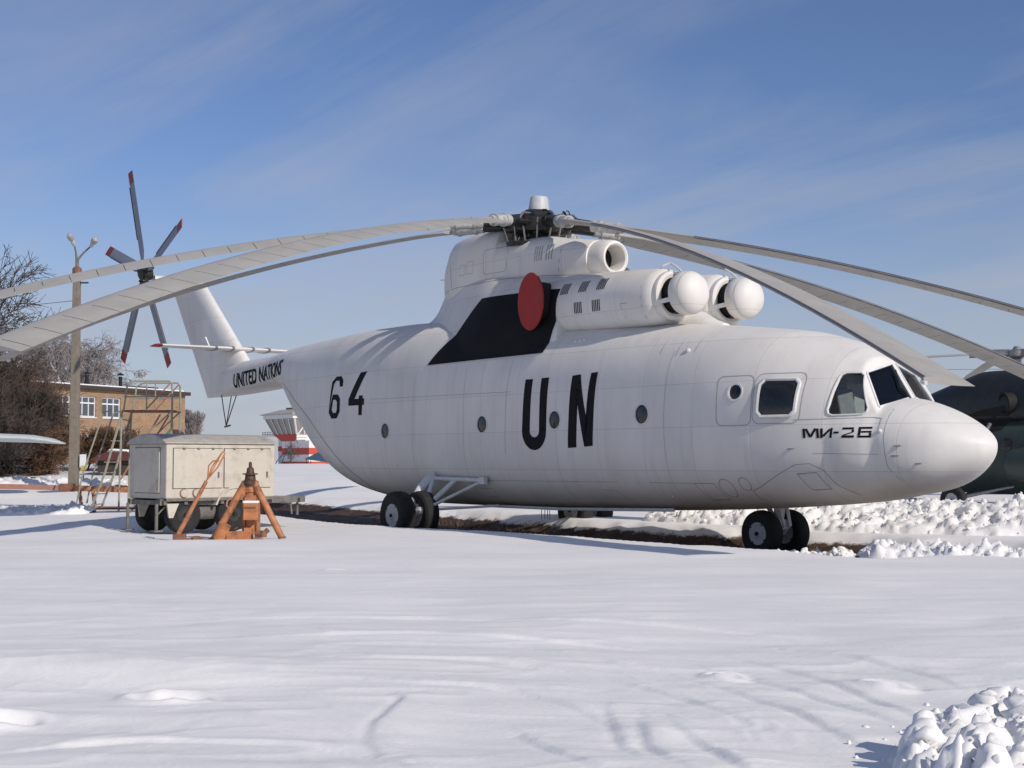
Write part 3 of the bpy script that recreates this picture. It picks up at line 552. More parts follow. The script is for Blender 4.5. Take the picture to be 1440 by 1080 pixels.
six_o = [(-6.98, 3.14), (-6.80, 2.98), (-6.46, 2.98), (-6.28, 3.16), (-6.28, 3.50), (-6.42, 3.62), (-6.74, 3.62)]; six_i = [(-6.79, 3.22), (-6.70, 3.13), (-6.52, 3.13), (-6.46, 3.22), (-6.46, 3.42), (-6.54, 3.48), (-6.70, 3.48)]
six = [[six_o[i], six_o[(i+1) % 7], six_i[(i+1) % 7], six_i[i]] for i in range(7)]
six += [[(-6.98, 3.14), (-6.79, 3.62), (-6.70, 3.90), (-6.82, 3.97)], [(-6.82, 3.97), (-6.70, 3.90), (-6.59, 3.99), (-6.59, 4.10)], [(-6.59, 4.10), (-6.59, 3.99), (-6.38, 3.98), (-6.30, 4.10)], [(-6.30, 4.10), (-6.38, 3.98), (-6.33, 3.82), (-6.16, 3.82), (-6.16, 3.98)]]
lay('digit', six, M['letter'], HELI)['label'] = 'black digit 6'
four = [[(-5.24, 4.14), (-4.90, 4.16), (-5.44, 3.46), (-5.78, 3.46)], [(-5.78, 3.46), (-5.44, 3.46), (-5.21, 3.46), (-5.21, 3.29), (-5.78, 3.29)], [(-5.21, 3.03), (-5.03, 3.03), (-5.00, 3.54), (-5.21, 3.54)], [(-5.00, 3.29), (-4.92, 3.29), (-4.92, 3.46), (-5.00, 3.46)]]
lay('digit', four, M['letter'], HELI)['label'] = 'black digit 4'
def text_polys(txt, x0, x1, z0, h, slope=0.0, shear=0.0, offset=.02):
    cu = bpy.data.curves.new('t', 'FONT'); cu.body = txt; cu.size = 1; cu.offset = offset; cu.resolution_u = 3; o = bpy.data.objects.new('t', cu); col.objects.link(o)
    bpy.context.view_layer.update(); me = bpy.data.meshes.new_from_object(o.evaluated_get(bpy.context.evaluated_depsgraph_get())); bpy.data.objects.remove(o)
    vx = [v.co.x for v in me.vertices]; vy = [v.co.y for v in me.vertices]; a, b, c, d = min(vx), max(vx), min(vy), max(vy); out = []
    for p in me.polygons:
        q = []
        for i in p.vertices:
            co = me.vertices[i].co; u = (co.x-a)/(b-a); w = (co.y-c)/(d-c); x = x0+(x1-x0)*u+shear*w; q.append((x, z0+h*w+slope*(x-x0)))
        out.append(q)
    bpy.data.meshes.remove(me); return out
def lay_text(txt, *a, **k):
    lay('lettering', text_polys(txt, *a, **k), M['letter'], HELI, grid=.07, off=.014)['label'] = 'black lettering '+txt
lay_text('UNITED NATIONS', -15.05, -10.95, 4.17, .45, slope=.055, shear=.10, offset=.02)
w_ = .045
mi = strokes([(9.56, 2.25), (9.545, 2.42)], w_)+strokes([(9.585, 2.415), (9.665, 2.27)], .042)+strokes([(9.67, 2.27), (9.755, 2.42)], .042)+strokes([(9.80, 2.25), (9.785, 2.42)], w_)
mi += strokes([(9.86, 2.25), (9.86, 2.42)], w_)+strokes([(9.89, 2.28), (10.01, 2.40)], .042)+strokes([(10.04, 2.25), (10.04, 2.425)], w_)+[[(10.09, 2.325), (10.09, 2.36), (10.19, 2.36), (10.19, 2.325)]]
def rect(x0, x1, z0, z1): return [(x0, z0), (x1, z0), (x1, z1), (x0, z1)]
mi += [rect(10.25, 10.47, 2.25, 2.29), rect(10.25, 10.45, 2.395, 2.43), rect(10.42, 10.46, 2.345, 2.392), [(10.25, 2.293), (10.31, 2.293), (10.455, 2.342), (10.40, 2.342)]]
mi += [rect(10.53, 10.75, 2.25, 2.285), rect(10.53, 10.575, 2.288, 2.397), rect(10.53, 10.75, 2.4, 2.435), rect(10.58, 10.75, 2.335, 2.365), rect(10.71, 10.75, 2.288, 2.332)]
lay('lettering', mi, M['letter'], HELI, grid=.1)['label'] = 'black lettering МИ-26'

# panel seams and hatch outlines
def ring2(cx, cz, rx, rz=None, n=20): rz = rz or rx; return [(cx+rx*math.cos(2*math.pi*k/n), cz+rz*math.sin(2*math.pi*k/n)) for k in range(n+1)]
def rrect(x0, x1, z0, z1, r=.08):
    o = []
    for cx, cz, a in ((x1-r, z1-r, 0), (x0+r, z1-r, 90), (x0+r, z0+r, 180), (x1-r, z0+r, 270)): o += [(cx+r*math.cos(R(a+b)), cz+r*math.sin(R(a+b))) for b in (0, 30, 60, 90)]
    return o+[o[0]]
sm_ = []
sm_ += seamline(rrect(7.72, 8.5, 2.5, 3.42, .12)); sm_ += seamline(rrect(8.53, 9.46, 2.52, 3.44, .14))
sm_ += seamline([(8.27, 1.30), (8.50, 1.37), (9.35, 1.78), (9.62, 1.80), (9.85, 1.68), (10.0, 1.42), (10.25, 1.24)])
sm_ += seamline([(8.27, 1.30), (8.25, 1.17), (8.40, 1.08)]); sm_ += seamline(ring2(7.72, 1.34, .17)); sm_ += seamline(ring2(8.18, 1.42, .12))
sm_ += seamline([(6.95, 1.42), (7.45, 1.42), (7.55, 1.12), (7.1, 1.1), (6.95, 1.42)]); sm_ += seamline([(9.35, 1.62), (9.72, 1.64), (9.85, 1.35), (9.5, 1.33), (9.35, 1.62)])
sm_ += seamline([(10.95, 2.75), (11.0, 2.2), (11.05, 1.75), (11.2, 1.5)], .01); sm_ += seamline([(9.35, 2.58), (10.70, 2.60), (10.85, 2.58), (10.86, 2.40)], .012)
sm_ += seamline([(-10.75, 4.12), (-9.75, 3.62), (-8.5, 3.05), (-6.75, 1.98), (-5.6, 1.32), (-5.3, 1.05)], .032)
sm_ += seamline([(9.7, 1.98), (10.9, 1.96)], .008); sm_ += seamline([(5.7, 1.42), (7.0, 1.42)], .008); sm_ += seamline([(-4.6, 3.42), (1.4, 3.38)], .008); sm_ += seamline([(1.2, 2.0), (1.25, 3.4), (1.32, 4.1)], .008)
sm_ += seamline([(6.4, 1.0), (6.35, 2.6), (6.4, 4.0)], .007); sm_ += seamline([(-2.6, 1.0), (-2.55, 3.9)], .007); sm_ += seamline([(-.4, 1.1), (-.4, 4.0)], .007); sm_ += seamline([(4.8, 1.42), (-1.0, 1.40)], .007); sm_ += seamline(rrect(-.2, .3, 1.02, 1.22, .03), .009); sm_ += seamline([(4.2, 1.25), (4.55, 1.25), (4.75, 1.05)], .009)
lay('panel_seams', sm_, M['seam'], HELI, off=.004, grid=.12)['kind'] = 'stuff'
for (x, z) in ((9.3, 2.06), (11.25, 2.1), (11.2, 1.93), (9.45, 1.62), (11.55, 1.8)):
    p, n = skin(x, z); MB().bar(p+n*.012+Vector((-.07, 0, 0)), p+n*.012+Vector((.07, 0, 0)), .028, .02).build('door_handle', M['steel'], HELI)
for (x, z, r_) in ((3.2, 4.40, .035), (3.33, 4.41, .035), (3.46, 4.42, .035), (6.75, 3.98, .05), (-4.35, 2.0, .02), (-3.4, 1.75, .025), (3.55, 1.35, .025), (6.1, 1.15, .025), (10.9, 2.36, .04)):
    p, n = skin(x, z); MB().lathe([(r_, -.01), (r_*.95, r_*.5), (r_*.5, r_*.9), (.001, r_)], p, n, 12, caps=False).build('skin_fitting', M['wmetal'], HELI)
for x, z0, z1 in ((6.05, 3.98, 4.42), (6.5, 3.9, 4.40), (6.95, 3.95, 4.36)):
    lay('raised_band', [[(x-.012, z0), (x+.012, z0), (x+.012, z1), (x-.012, z1)]], M['wmetal'], HELI, off=.012, grid=.08)
# belly rail and drain pipes
MB().tube([(-.4, -1.2, .80), (2.5, -1.25, .80), (5.9, -1.2, .87)], .035, 6).build('belly_rail', M['wmetal'], HELI)
dr = MB()
for x in (1.0, 1.12, 1.22, 1.3): dr.tube([(x, -.7, .8), (x+.01, -.7, .52)], .008, 4)
dr.build('drain_pipes', M['chassis'], HELI)

# engine deck fairing, rotor pylon
def starloft(xs, zc, hw, zt, zb, e, n=64):
    m = MB(); rings = []; t = np.arange(n)*2*np.pi/n
    for x in xs:
        c = float(zc(x)); r = np.where(np.sin(t) >= 0, sup(np.cos(t), np.sin(t), float(hw(x)), max(float(zt(x))-c, .02), e(x)), sup(np.cos(t), np.sin(t), float(hw(x)), max(c-float(zb(x)), .02), e(x)))
        rings.append([Vector((x, r[k]*math.cos(t[k]), c+r[k]*math.sin(t[k]))) for k in range(n)])
    return m.loft(rings)
K = lambda v: (lambda x: v)
dyb = pchip([-5.2, -4.2, -3.2, -1.5, 0, 1.4, 2.55], [.5, .95, 1.32, 1.62, 1.70, 1.68, 1.48]); dyt = pchip([-5.2, -4.3, -3.6, -2.8, -2.0, 0, 2.55], [.03, .06, .16, .45, .68, .9, .8]); dct = pchip([-5.2, -3.4, -1.5, .2, 2.55], [.75, .8, 1.15, 2.1, 2.3]); dtt = pchip([-5.2, -4.6, -4.2, -3.9, -3.65, -3.3, -2, 2.55], [5.40, 5.50, 5.70, 5.98, 6.2, 6.28, 6.28, 5.92])
dm = MB(); rings = []
for x in np.arange(-5.2, 2.56, .1):
    z0, zt_, yb, yt, cc = 4.15, float(dtt(x)), float(dyb(x)), float(dyt(x)), float(dct(x)); half = []
    for v in np.linspace(0, 1, 22): half.append((yt+(yb-yt)*(1-v**cc), z0+(zt_-.06-z0)*v))
    half += [(yt*.93, zt_-.02), (yt*.6, zt_), (yt*.2, zt_+.004)]
    rings.append([Vector((x, y, z)) for y, z in half]+[Vector((x, -y, z)) for y, z in half[::-1]])
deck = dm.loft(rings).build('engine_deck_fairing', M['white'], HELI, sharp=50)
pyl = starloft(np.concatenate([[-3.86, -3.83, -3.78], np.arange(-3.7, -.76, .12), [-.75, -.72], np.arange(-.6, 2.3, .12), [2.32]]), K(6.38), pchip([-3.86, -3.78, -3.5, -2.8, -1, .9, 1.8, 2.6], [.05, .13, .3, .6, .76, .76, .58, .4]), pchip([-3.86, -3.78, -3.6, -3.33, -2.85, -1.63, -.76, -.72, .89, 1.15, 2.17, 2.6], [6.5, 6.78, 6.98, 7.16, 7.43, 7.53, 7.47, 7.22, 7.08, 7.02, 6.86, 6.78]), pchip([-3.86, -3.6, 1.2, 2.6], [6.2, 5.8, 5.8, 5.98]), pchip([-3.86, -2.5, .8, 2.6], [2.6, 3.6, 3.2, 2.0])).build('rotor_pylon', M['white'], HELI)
it = MB().lathe([(.43, -.34), (.42, -.1), (.41, .05), (.395, .13), (.365, .19), (.33, .2), (.295, .17), (.28, .05), (.275, -.29)], (2.62, 0, 6.39), (1, 0, -.04), 40, caps=False).build('oil_cooler_intake', M['white'], HELI)
MB().lathe([(.277, 0), (.1, .03), (.001, .035)], (2.345, 0, 6.40), (1, 0, -.04), 32, caps=False).build('intake_fan', M['soot'], it)
MB().tube([(-3.84, 0, 6.55), (-4.15, 0, 6.58)], .015, 5).build('pitot_probe', M['wmetal'], HELI)
# engine nacelles with mushroom dust separators
for s in (-1, 1):
    ec = Vector((0, .8*s, 0))
    nac = MB(); rings = []
    for x, r, zc in ((5.42, .50, 5.22), (5.36, .56, 5.22), (5.2, .60, 5.22), (4.4, .63, 5.24), (3.4, .645, 5.27), (2.3, .66, 5.3), (1.6, .62, 5.3)):
        ring = []
        for k in range(48):
            a = 2*math.pi*k/48; y = r*math.cos(a); z = r*math.sin(a)
            if math.sin(a) < 0: y = math.copysign(r*abs(math.cos(a))**.55, math.cos(a)); z = r*math.sin(a)*.98
            ring.append(Vector((x, .8*s+y, zc+z)))
        rings.append(ring)
    nac.loft(rings); nc = nac.build('engine_nacelle', M['white'], HELI)
    MB().lathe([(.50, -.06), (.52, .02), (.505, .10), (.45, .14), (.38, .12), (.34, .0)], (5.42, .8*s, 5.22), (1, 0, 0), 36, caps=False).build('intake_lip', M['white'], nc)
    MB().lathe([(.36, -.1), (.33, .1), (.28, .3)], (5.44, .8*s, 5.23), (1, 0, 0), 28).build('intake_throat', M['soot'], nc)
    ball = MB().lathe([(.30, -.20), (.385, -.225), (.43, -.18), (.45, -.08), (.447, 0), (.425, .10), (.37, .19), (.29, .255), (.18, .305), (.08, .325), (.001, .33)], (5.97, .8*s, 5.24), (1, 0, 0), 44, caps=False).build('dust_separator', M['white'], HELI)
    MB().lathe([(.432, .088), (.436, .092), (.432, .098)], (5.97, .8*s, 5.24), (1, 0, 0), 44, caps=False).build('separator_seam', M['seam'], ball)
    st_ = MB()
    for a in (200, 330, 90): 
        d = Vector((0, math.cos(R(a)), math.sin(R(a)))); st_.bar(Vector((5.5, .8*s, 5.22))+d*.47, Vector((5.82, .8*s, 5.24))+d*.40, .09, .05, d)
    st_.build('separator_struts', M['wmetal'], ball)
    MB().tube([(5.3, .8*s+.1*s, 5.85), (5.42, .8*s, 5.90), (5.6, .8*s, 5.80), (5.75, .8*s, 5.68)], .025, 6).build('bleed_pipe', M['wmetal'], nc)
fairm = MB(); fairm.loft([[Vector((x, hw*math.cos(a), 4.55+h*max(math.sin(a), -.2))) for a in np.linspace(0, 2*math.pi, 25)[:-1]] for x, hw, h in ((4.8, .45, .62), (5.5, .36, .40), (5.9, .28, .2), (6.2, .15, .1))]); fairm.build('centre_fairing', M['white'], HELI)
# exhausts with red covers
for s in (-1, 1):
    n = Vector((-.13, .99*s, 0)).normalized(); c = Vector((1.80, 1.60*s, 5.38))
    ex = MB().lathe([(.42, -.6), (.46, -.05), (.46, 0)], c, n, 32).build('exhaust_duct', M['soot'], HELI)
    rc = []
    xx = Vector((0, 0, 1)).cross(n).normalized()
    cv = MB(); rr = [(1.0, -.03), (1.02, .0), (1.0, .02), (.6, .035), (.02, .04)]
    cv.loft([[c+n*(h+.03)+xx*(.535*f*math.cos(2*math.pi*k/44))+Vector((0, 0, 1))*(.635*f*math.sin(2*math.pi*k/44)) for k in range(44)] for f, h in rr], caps=False)
    cv.build('exhaust_cover', M['red'], HELI)
dg_obs = [o for o in HELI.children if o.name.split('.')[0] in ('engine_deck_fairing', 'engine_nacelle', 'rotor_pylon')]
hb_me = hullmb
allv = []; allf = []
for vsrc, fsrc in [(hullmb.v, hullmb.f)]+[([v.co.copy() for v in o.data.vertices], [tuple(p.vertices) for p in o.data.polygons]) for o in dg_obs]:
    n = len(allv); allv += [Vector(v) for v in vsrc]; allf += [tuple(i+n for i in f) for f in fsrc]
TOPB = BVHTree.FromPolygons(allv, allf)
for s in (-1, 1):
    lay('black_panel', [[(-2.1, 4.16), (2.28, 4.20), (2.36, 4.60), (2.44, 5.1), (2.56, 5.60), (1.35, 5.68), (-.70, 5.70), (-1.3, 5.03)]], M['black'], HELI, bv=TOPB, off=.012, side=s, grid=.08)
    lv = []
    for (x, z) in ((2.75, 5.58), (3.35, 5.58), (3.93, 5.58), (3.23, 5.13), (3.82, 5.13)):
        x -= .03
        for k in range(5): lv.append([(x-.13+k*.055, z-.12), (x-.098+k*.055, z-.12), (x-.083+k*.055, z+.12), (x-.115+k*.055, z+.12)])
    lay('nacelle_louvres', lv, M['slot'], HELI, bv=TOPB, off=.004, side=s, grid=.06)
    lp = []
    for k in range(8):
        if k != 4: lp.append([(.82+k*.075, 6.45), (.85+k*.075, 6.45), (.86+k*.075, 6.80), (.83+k*.075, 6.80)])
    lay('pylon_louvres', lp, M['seam'], HELI, bv=TOPB, off=.004, side=s, grid=.06)
    ps = seamline([(-3.72, 6.12), (-2.5, 6.17), (0, 6.13), (1.1, 6.1), (2.4, 6.02)], .014)+seamline([(-2.75, 6.2), (-2.85, 6.7), (-2.95, 7.1)], .02)+seamline([(1.55, 6.15), (1.6, 6.7)], .016)+seamline(rrect(-1.2, -.25, 6.35, 6.95, .12), .012)+seamline(rrect(-2.35, -2.05, 6.45, 6.7, .02), .01)+seamline(rrect(-1.95, -1.65, 6.45, 6.75, .02), .01)
    ps += seamline([(5.2, 4.75), (5.15, 5.2), (5.15, 5.6)], .014)+seamline([(4.6, 4.8), (4.55, 5.1), (4.75, 5.1)], .012)
    lay('pylon_seams', ps, M['seam'], HELI, bv=TOPB, off=.003, side=s, grid=.2)['kind'] = 'stuff'

# tail fin, stabiliser, tail rotor
def airfoil(n=14, th=.13):
    u = (1-np.cos(np.linspace(0, math.pi, n)))/2; y = 5*th*(.2969*np.sqrt(u)-.126*u-.3516*u*u+.2843*u**3-.1015*u**4)
    return [(a, b) for a, b in zip(u, y)]+[(a, -b) for a, b in list(zip(u, y))[-2:0:-1]]
fin = MB(); rings = []
for z, le, te, th in ((3.98, -16.4, -18.2, .10), (4.08, -15.7, -18.28, .15), (4.5, -15.2, -18.57, .165), (5.0, -15.05, -18.95, .15), (5.5, -15.66, -19.33, .15), (6.3, -16.63, -19.93, .155), (7.2, -17.73, -20.60, .165), (7.85, -18.5, -21.09, .17), (7.97, -18.72, -21.12, .15), (8.02, -19.0, -20.9, .08)):
    rings.append([Vector((le+(te-le)*u, (le-te)*v, z)) for u, v in airfoil(16, th)])
fin.loft(rings).build('tail_fin', M['white'], HELI)
gb = MB(); gb.lathe([(.30, -.35), (.34, -.1), (.3, .2), (.18, .55), (.14, .95)], (-20.35, -.1, 8.12), (-.05, -1, .06), 20); gb.build('tail_gearbox', M['white'], HELI)
for s in (-1, 1):
    sb = MB(); rings = []
    for f, ch, th in ((0, 1.05, .14), (.25, 1.0, .135), (.93, .85, .13)):
        yy = s*2.95*f; rings.append([Vector((-15.5-.10*f-ch*u, yy, 5.49+ch*v)) for u, v in airfoil(12, th)])
    sb.loft(rings); sbo = sb.build('stabiliser', M['white'], HELI)
    tp = MB(); tp.loft([[Vector((-15.6-ch*u-(.85-ch)*.2, s*2.95*f, 5.49+ch*v)) for u, v in airfoil(12, .13)] for f, ch in ((.932, .85), (.97, .8), (1.0, .35))]); tp.build('stabiliser_tip', M['rtip'] if s < 0 else M['white'], sbo)
    for f in (.12, .32):
        MB().loft([[Vector((-15.48-.10*f-1.06*u*.99, s*2.95*f+w, 5.49+1.22*v)) for u, v in airfoil(12, .15)] for w in (-.04, .04)]).build('stabiliser_clamp', M['steel'], sbo)
MB().bar((-15.75, -1.1, 5.52), (-16.05, -1.1, 5.85), .05, .03).build('stabiliser_horn', M['wmetal'], HELI)
tb = MB()
for a in ((-16.6, -.25, 4.02), (-16.9, .25, 4.02), (-16.0, 0, 4.02)): tb.tube([a, (-16.75, 0, 3.0)], .018, 5)
tb.tube([(-16.85, 0, 2.98), (-16.45, 0, 3.02)], .03, 6); tb.build('tail_bumper', M['chassis'], HELI)
TH = Vector((-20.4, -1.40, 8.35)); tn = Vector((-.033, -1, -.0625)).normalized(); e1 = (Vector((1, 0, 0))-tn*tn.x).normalized(); e2 = tn.cross(e1)
if e2.z < 0: e2 = -e2
hubm = MB().lathe([(.22, -.25), (.26, -.05), (.24, .12), (.12, .2)], TH, tn, 16)
for k in range(5):
    a = R((21, 105, 162, 231, 301)[k]); d = e1*math.cos(a)+e2*math.sin(a); hubm.tube([TH, TH+d*.5], [.1, .08], 8); hubm.tube([TH+d*.3+tn*.12, TH+d*.45-tn*.2], .04, 6)
hubm.build('tail_rotor_hub', M['hub'], HELI)
for k in range(5):
    a = R((21, 105, 162, 231, 301)[k]); d = e1*math.cos(a)+e2*math.sin(a); c = tn.cross(d).normalized(); pt = R((-12, 4, 28, -10, -3)[k])
    ch_ = c*math.cos(pt)+tn*math.sin(pt); nn = d.cross(ch_).normalized()
    def tsec(r, w, th): return [TH+d*r+ch_*(w*(.3-u))+nn*(w*v) for u, v in airfoil(10, th)]
    bl = MB().loft([tsec(.42, .16, .5), tsec(.75, .35, .16), tsec(1.0, .37, .13), tsec(3.36, .37, .1)]).build('tail_rotor_blade', M['tblade'], HELI)
    MB().loft([tsec(3.362, .375, .105), tsec(3.8, .37, .09)]).build('blade_tip', M['rtip'], bl)
    MB().loft([[TH+d*r+ch_*(.37*.30+.004+.0)+nn*.035, TH+d*r+ch_*(.37*.30+.015), TH+d*r+ch_*(.37*.30+.004)-nn*.035, TH+d*r+ch_*(.37*.22)-nn*.03, TH+d*r+ch_*(.37*.22)+nn*.03] for r in (1.3, 3.27)]).build('blade_strip', M['strip'], bl)

# main rotor
TAU, CA, CB, ZH = R(3.55), .104, .00934, 7.48
def bc(th, r):
    x = math.cos(th)*r; q = r-1; return Vector((x, math.sin(th)*r, ZH-CA*q-CB*q*q-x*math.tan(TAU)))
mast = Vector((math.sin(TAU), 0, math.cos(TAU))); HC = Vector((0, 0, ZH+.05))
hb = MB().lathe([(.30, -.75), (.32, -.3), (.74, -.24), (.8, -.1), (.8, .06), (.7, .14), (.42, .2), (.32, .3)], HC, mast, 24)
hb.lathe([(.5, -.62), (.74, -.6), (.76, -.5), (.5, -.46)], HC, mast, 28); hub = hb.build('rotor_hub', M['hub'], HELI)
cp = MB().lathe([(.255, .28), (.25, .34), (.215, .60), (.19, .635), (.001, .64)], HC, mast, 28).build('hub_cap', M['cap'], HELI)
rod = MB()
for k in range(16):
    a = 2*math.pi*k/16+.1; d = Vector((math.cos(a), math.sin(a), 0)); rod.tube([HC+d*.70-mast*.55, HC+d*(.95 if k % 2 else .8)+mast*.02], .022, 5)
    if k % 2: rod.tube([HC+d*.5+mast*.16, HC+d*.9+mast*.12, HC+d*1.15-mast*.1], .03, 5)
rod.build('pitch_links', M['steel'], hub)
hb2 = MB(); rs = random.Random(4)
for k in range(90):
    a = rs.random()*6.28; r_ = rs.uniform(.3, .85); p = HC+Vector((math.cos(a)*r_, math.sin(a)*r_, 0))+mast*rs.uniform(-.6, .14); q = p+Vector((rs.uniform(-.18, .18), rs.uniform(-.18, .18), rs.uniform(-.12, .12))); hb2.tube([p, (p+q)/2+Vector((0, 0, .05)), q], rs.uniform(.012, .035), 5)
hb2.build('hub_pipework', M['hub'], hub)['kind'] = 'stuff'
BL = [(-18.8, 7), (25.7, 7), (71.4, 6), (116.4, 7), (151.5, 7), (-148.6, 9), (-109.6, 18), (-67.4, 9)]
CH = .85; AF = airfoil(20, .12)
def blade(azd, pit):
    th = R(azd); p = R(pit); le = Vector((math.sin(th), -math.cos(th), 0)); rad = Vector((math.cos(th), math.sin(th), 0))
    def fr(r):
        c = bc(th, r); T = (bc(th, r+.05)-bc(th, r-.05)).normalized(); n = T.cross(le).normalized()
        if n.z < 0: n = -n
        return c, T, le*math.cos(p)+n*math.sin(p), n*math.cos(p)-le*math.sin(p)
    def half(u, th_): return 5*th_*(.2969*math.sqrt(max(u, 0))-.126*u-.3516*u*u+.2843*u**3-.1015*u**4)
    def sec(r, us, th_=.115, ch=CH, grow=0.0):
        c, T, l, n = fr(r); up_ = [c+l*(ch*(.27-u))+n*(ch*half(u, th_)+grow) for u in us]; dn = [c+l*(ch*(.27-u))-n*(ch*half(u, th_)+grow) for u in us]
        return up_, dn
    root = MB()
    c1, T, l, n = fr(1.15)
    root.tube([bc(th, .35), bc(th, .8), bc(th, 1.6)], [.15, .16, .11], 10); root.bar(bc(th, .45)+l*.0, bc(th, .95), .34, .2)
    root.tube([bc(th, .9)-l*.22, bc(th, 1.25)-l*.2, bc(th, 1.25)+l*.05], .05, 6)
    bo = None
    us = [0, .01, .03, .07, .13, .2, .3]
    rings = []
    rr = [1.95, 2.15, 2.6]+list(np.arange(3.2, 15.9, .6))+[15.95]
    for r in rr:
        tk = .115+.16*max(0, (2.7-r)/.75); up_, dn = sec(r, us, tk, CH*(1 if r > 2.3 else .75))
        rings.append(up_+dn[:0:-1])
    bo = MB().loft(rings).build('rotor_blade', M['blade'], HELI)
    root.build('hub_arm', M['hub'], bo)
    sl_ = MB(); cs = [bc(th, r) for r in (1.38, 1.42, 1.5, 1.7, 2.0, 2.2)]; sl_.tube(cs, [.10, .14, .135, .135, .13, .10], 14); sl_.tube([bc(th, 1.6), bc(th, 1.66)], .155, 14); sl_.tube([bc(th, 2.02), bc(th, 2.09)], .145, 14)
    sl_.build('blade_sleeve', M['sleeve'], bo)
    e = 2.3; k = 0
    while e < 15.85:
        w = .56; a_, b_ = e+.008, min(e+w-.008, 15.93); rings = []
        up_ = [.302, .5, .75, .97, 1.0]
        for r in (a_, (a_+b_)/2, b_):
            f = 1 if r > 2.75 else .72+.28*(r-2.3)/.45
            uu = [.302+(u-.302)*f for u in up_]; A_, B_ = sec(r, uu, .113); rings.append(A_+B_[::-1])
        MB().loft(rings).build('blade_pocket', M['blade'], bo); e += w
    strip = []
    for r in list(np.arange(4, 15.9, .7))+[15.93]:
        A_, B_ = sec(r, [.0, .012, .04], .118, CH, .002); strip.append(A_+B_[:0:-1])
    MB().loft(strip).build('leading_edge_strip', M['strip'], bo)
    c, T, l, n = fr(15.9); MB().bar(c+l*.2-n*.05, c+l*.2-n*.05+T*.1, .05, .05).build('tip_weight', M['wmetal'], bo)
for b_ in BL: blade(*b_)

# landing gear
def wheel(parent, c, axis, r, w, rim_r, name='wheel', rm='rim'):
    ax = Vector(axis).normalized(); c = Vector(c)
    t = MB().lathe([(rim_r*.9, -w*.32), (rim_r*1.02, -w*.44), (r*.86, -w*.5), (r*.96, -w*.4), (r, -w*.18), (r, w*.18), (r*.96, w*.4), (r*.86, w*.5), (rim_r*1.02, w*.44), (rim_r*.9, w*.32)], c, ax, 40)
    o = t.build(name, M['rubber'], parent)
    for s in (-1, 1):
        MB().lathe([(rim_r*.98, 0), (rim_r, w*.06), (rim_r*.9, w*.07), (rim_r*.72, w*.02), (rim_r*.35, w*.05), (rim_r*.26, w*.1), (.001, w*.1)], c+ax*s*w*.38, ax*s, 32, caps=False).build('rim', M[rm], o)
        bo = MB(); x = ax.orthogonal().normalized(); y = ax.cross(x)
        for k in range(4):
            a = R(90*k+10); d = x*math.cos(a)+y*math.sin(a); bo.lathe([(.016, 0), (.016, .012), (.001, .013)], c+ax*s*(w*.38+w*.055)+d*rim_r*.93, ax*s, 8, caps=False)
        bo.lathe([(.04, 0), (.04, .03), (.001, .031)], c+ax*s*(w*.38+w*.1), ax*s, 10, caps=False); bo.build('rim_bolts', M['soot'], o)
    return o
for s in (-1, 1):
    g = MB(); X0, Z0 = -1.47, .585
    g.tube([(X0, s*3.05, Z0), (X0, s*2.3, Z0)], .07, 10); g.tube([(X0, s*2.75, Z0), (X0-.1, s*2.5, .9), (X0-.25, s*2.2, 1.2), (X0-.34, s*1.8, 1.5)], [.09, .1, .11, .11], 12)
    A_, B_, E_, Mx = Vector((-1.75, 1.87*s, 1.43)), Vector((.30, 1.82*s, 1.40)), Vector((-1.28, 2.42*s, .70)), Vector((-.75, 1.85*s, 1.42))
    g.build('main_gear_leg', M['wmetal'], HELI)
    g = MB(); g.tube([A_, B_], .055, 10); g.tube([A_+Vector((.08, 0, 0)), E_], .06, 10); g.tube([Mx, E_], .065, 10); g.tube([B_, E_], .04, 8); g.tube([E_, (.2, 1.3*s, .82)], .03, 8)
    g.lathe([(.16, -.08), (.19, 0), (.16, .08)], E_, (0, 0, 1), 14); g.tube([E_, (X0, s*2.7, Z0)], .07, 8)
    for q in (A_, B_): g.box(q+Vector((0, .02*s, 0)), (.2, .1, .16))
    g.build('gear_brace', M['wmetal'], HELI)
    for y in (3.0, 2.35): wheel(HELI, (X0, s*y, Z0), (0, s, 0), .56, .38, .27)
ng = MB(); ng.tube([(7.62, 0, 1.3), (7.6, 0, .85), (7.52, 0, .46)], [.11, .11, .085], 12); ng.tube([(7.49, -.4, .45), (7.49, .4, .45)], .06, 10); ng.box((7.58, 0, .62), (.26, .22, .18)); ng.tube([(7.7, .1, .95), (7.78, .1, .6), (7.6, .1, .45)], .035, 6); ng.tube([(7.72, -.1, .9), (7.8, -.1, .6), (7.6, -.1, .45)], .03, 6); ng.tube([(7.1, 0, 1.2), (7.5, 0, .7)], .045, 8)
ng.build('nose_gear_leg', M['wmetal'], HELI)
for y in (-.38, .38): wheel(HELI, (7.49, y, .445), (0, -1, 0), .45, .3, .22)
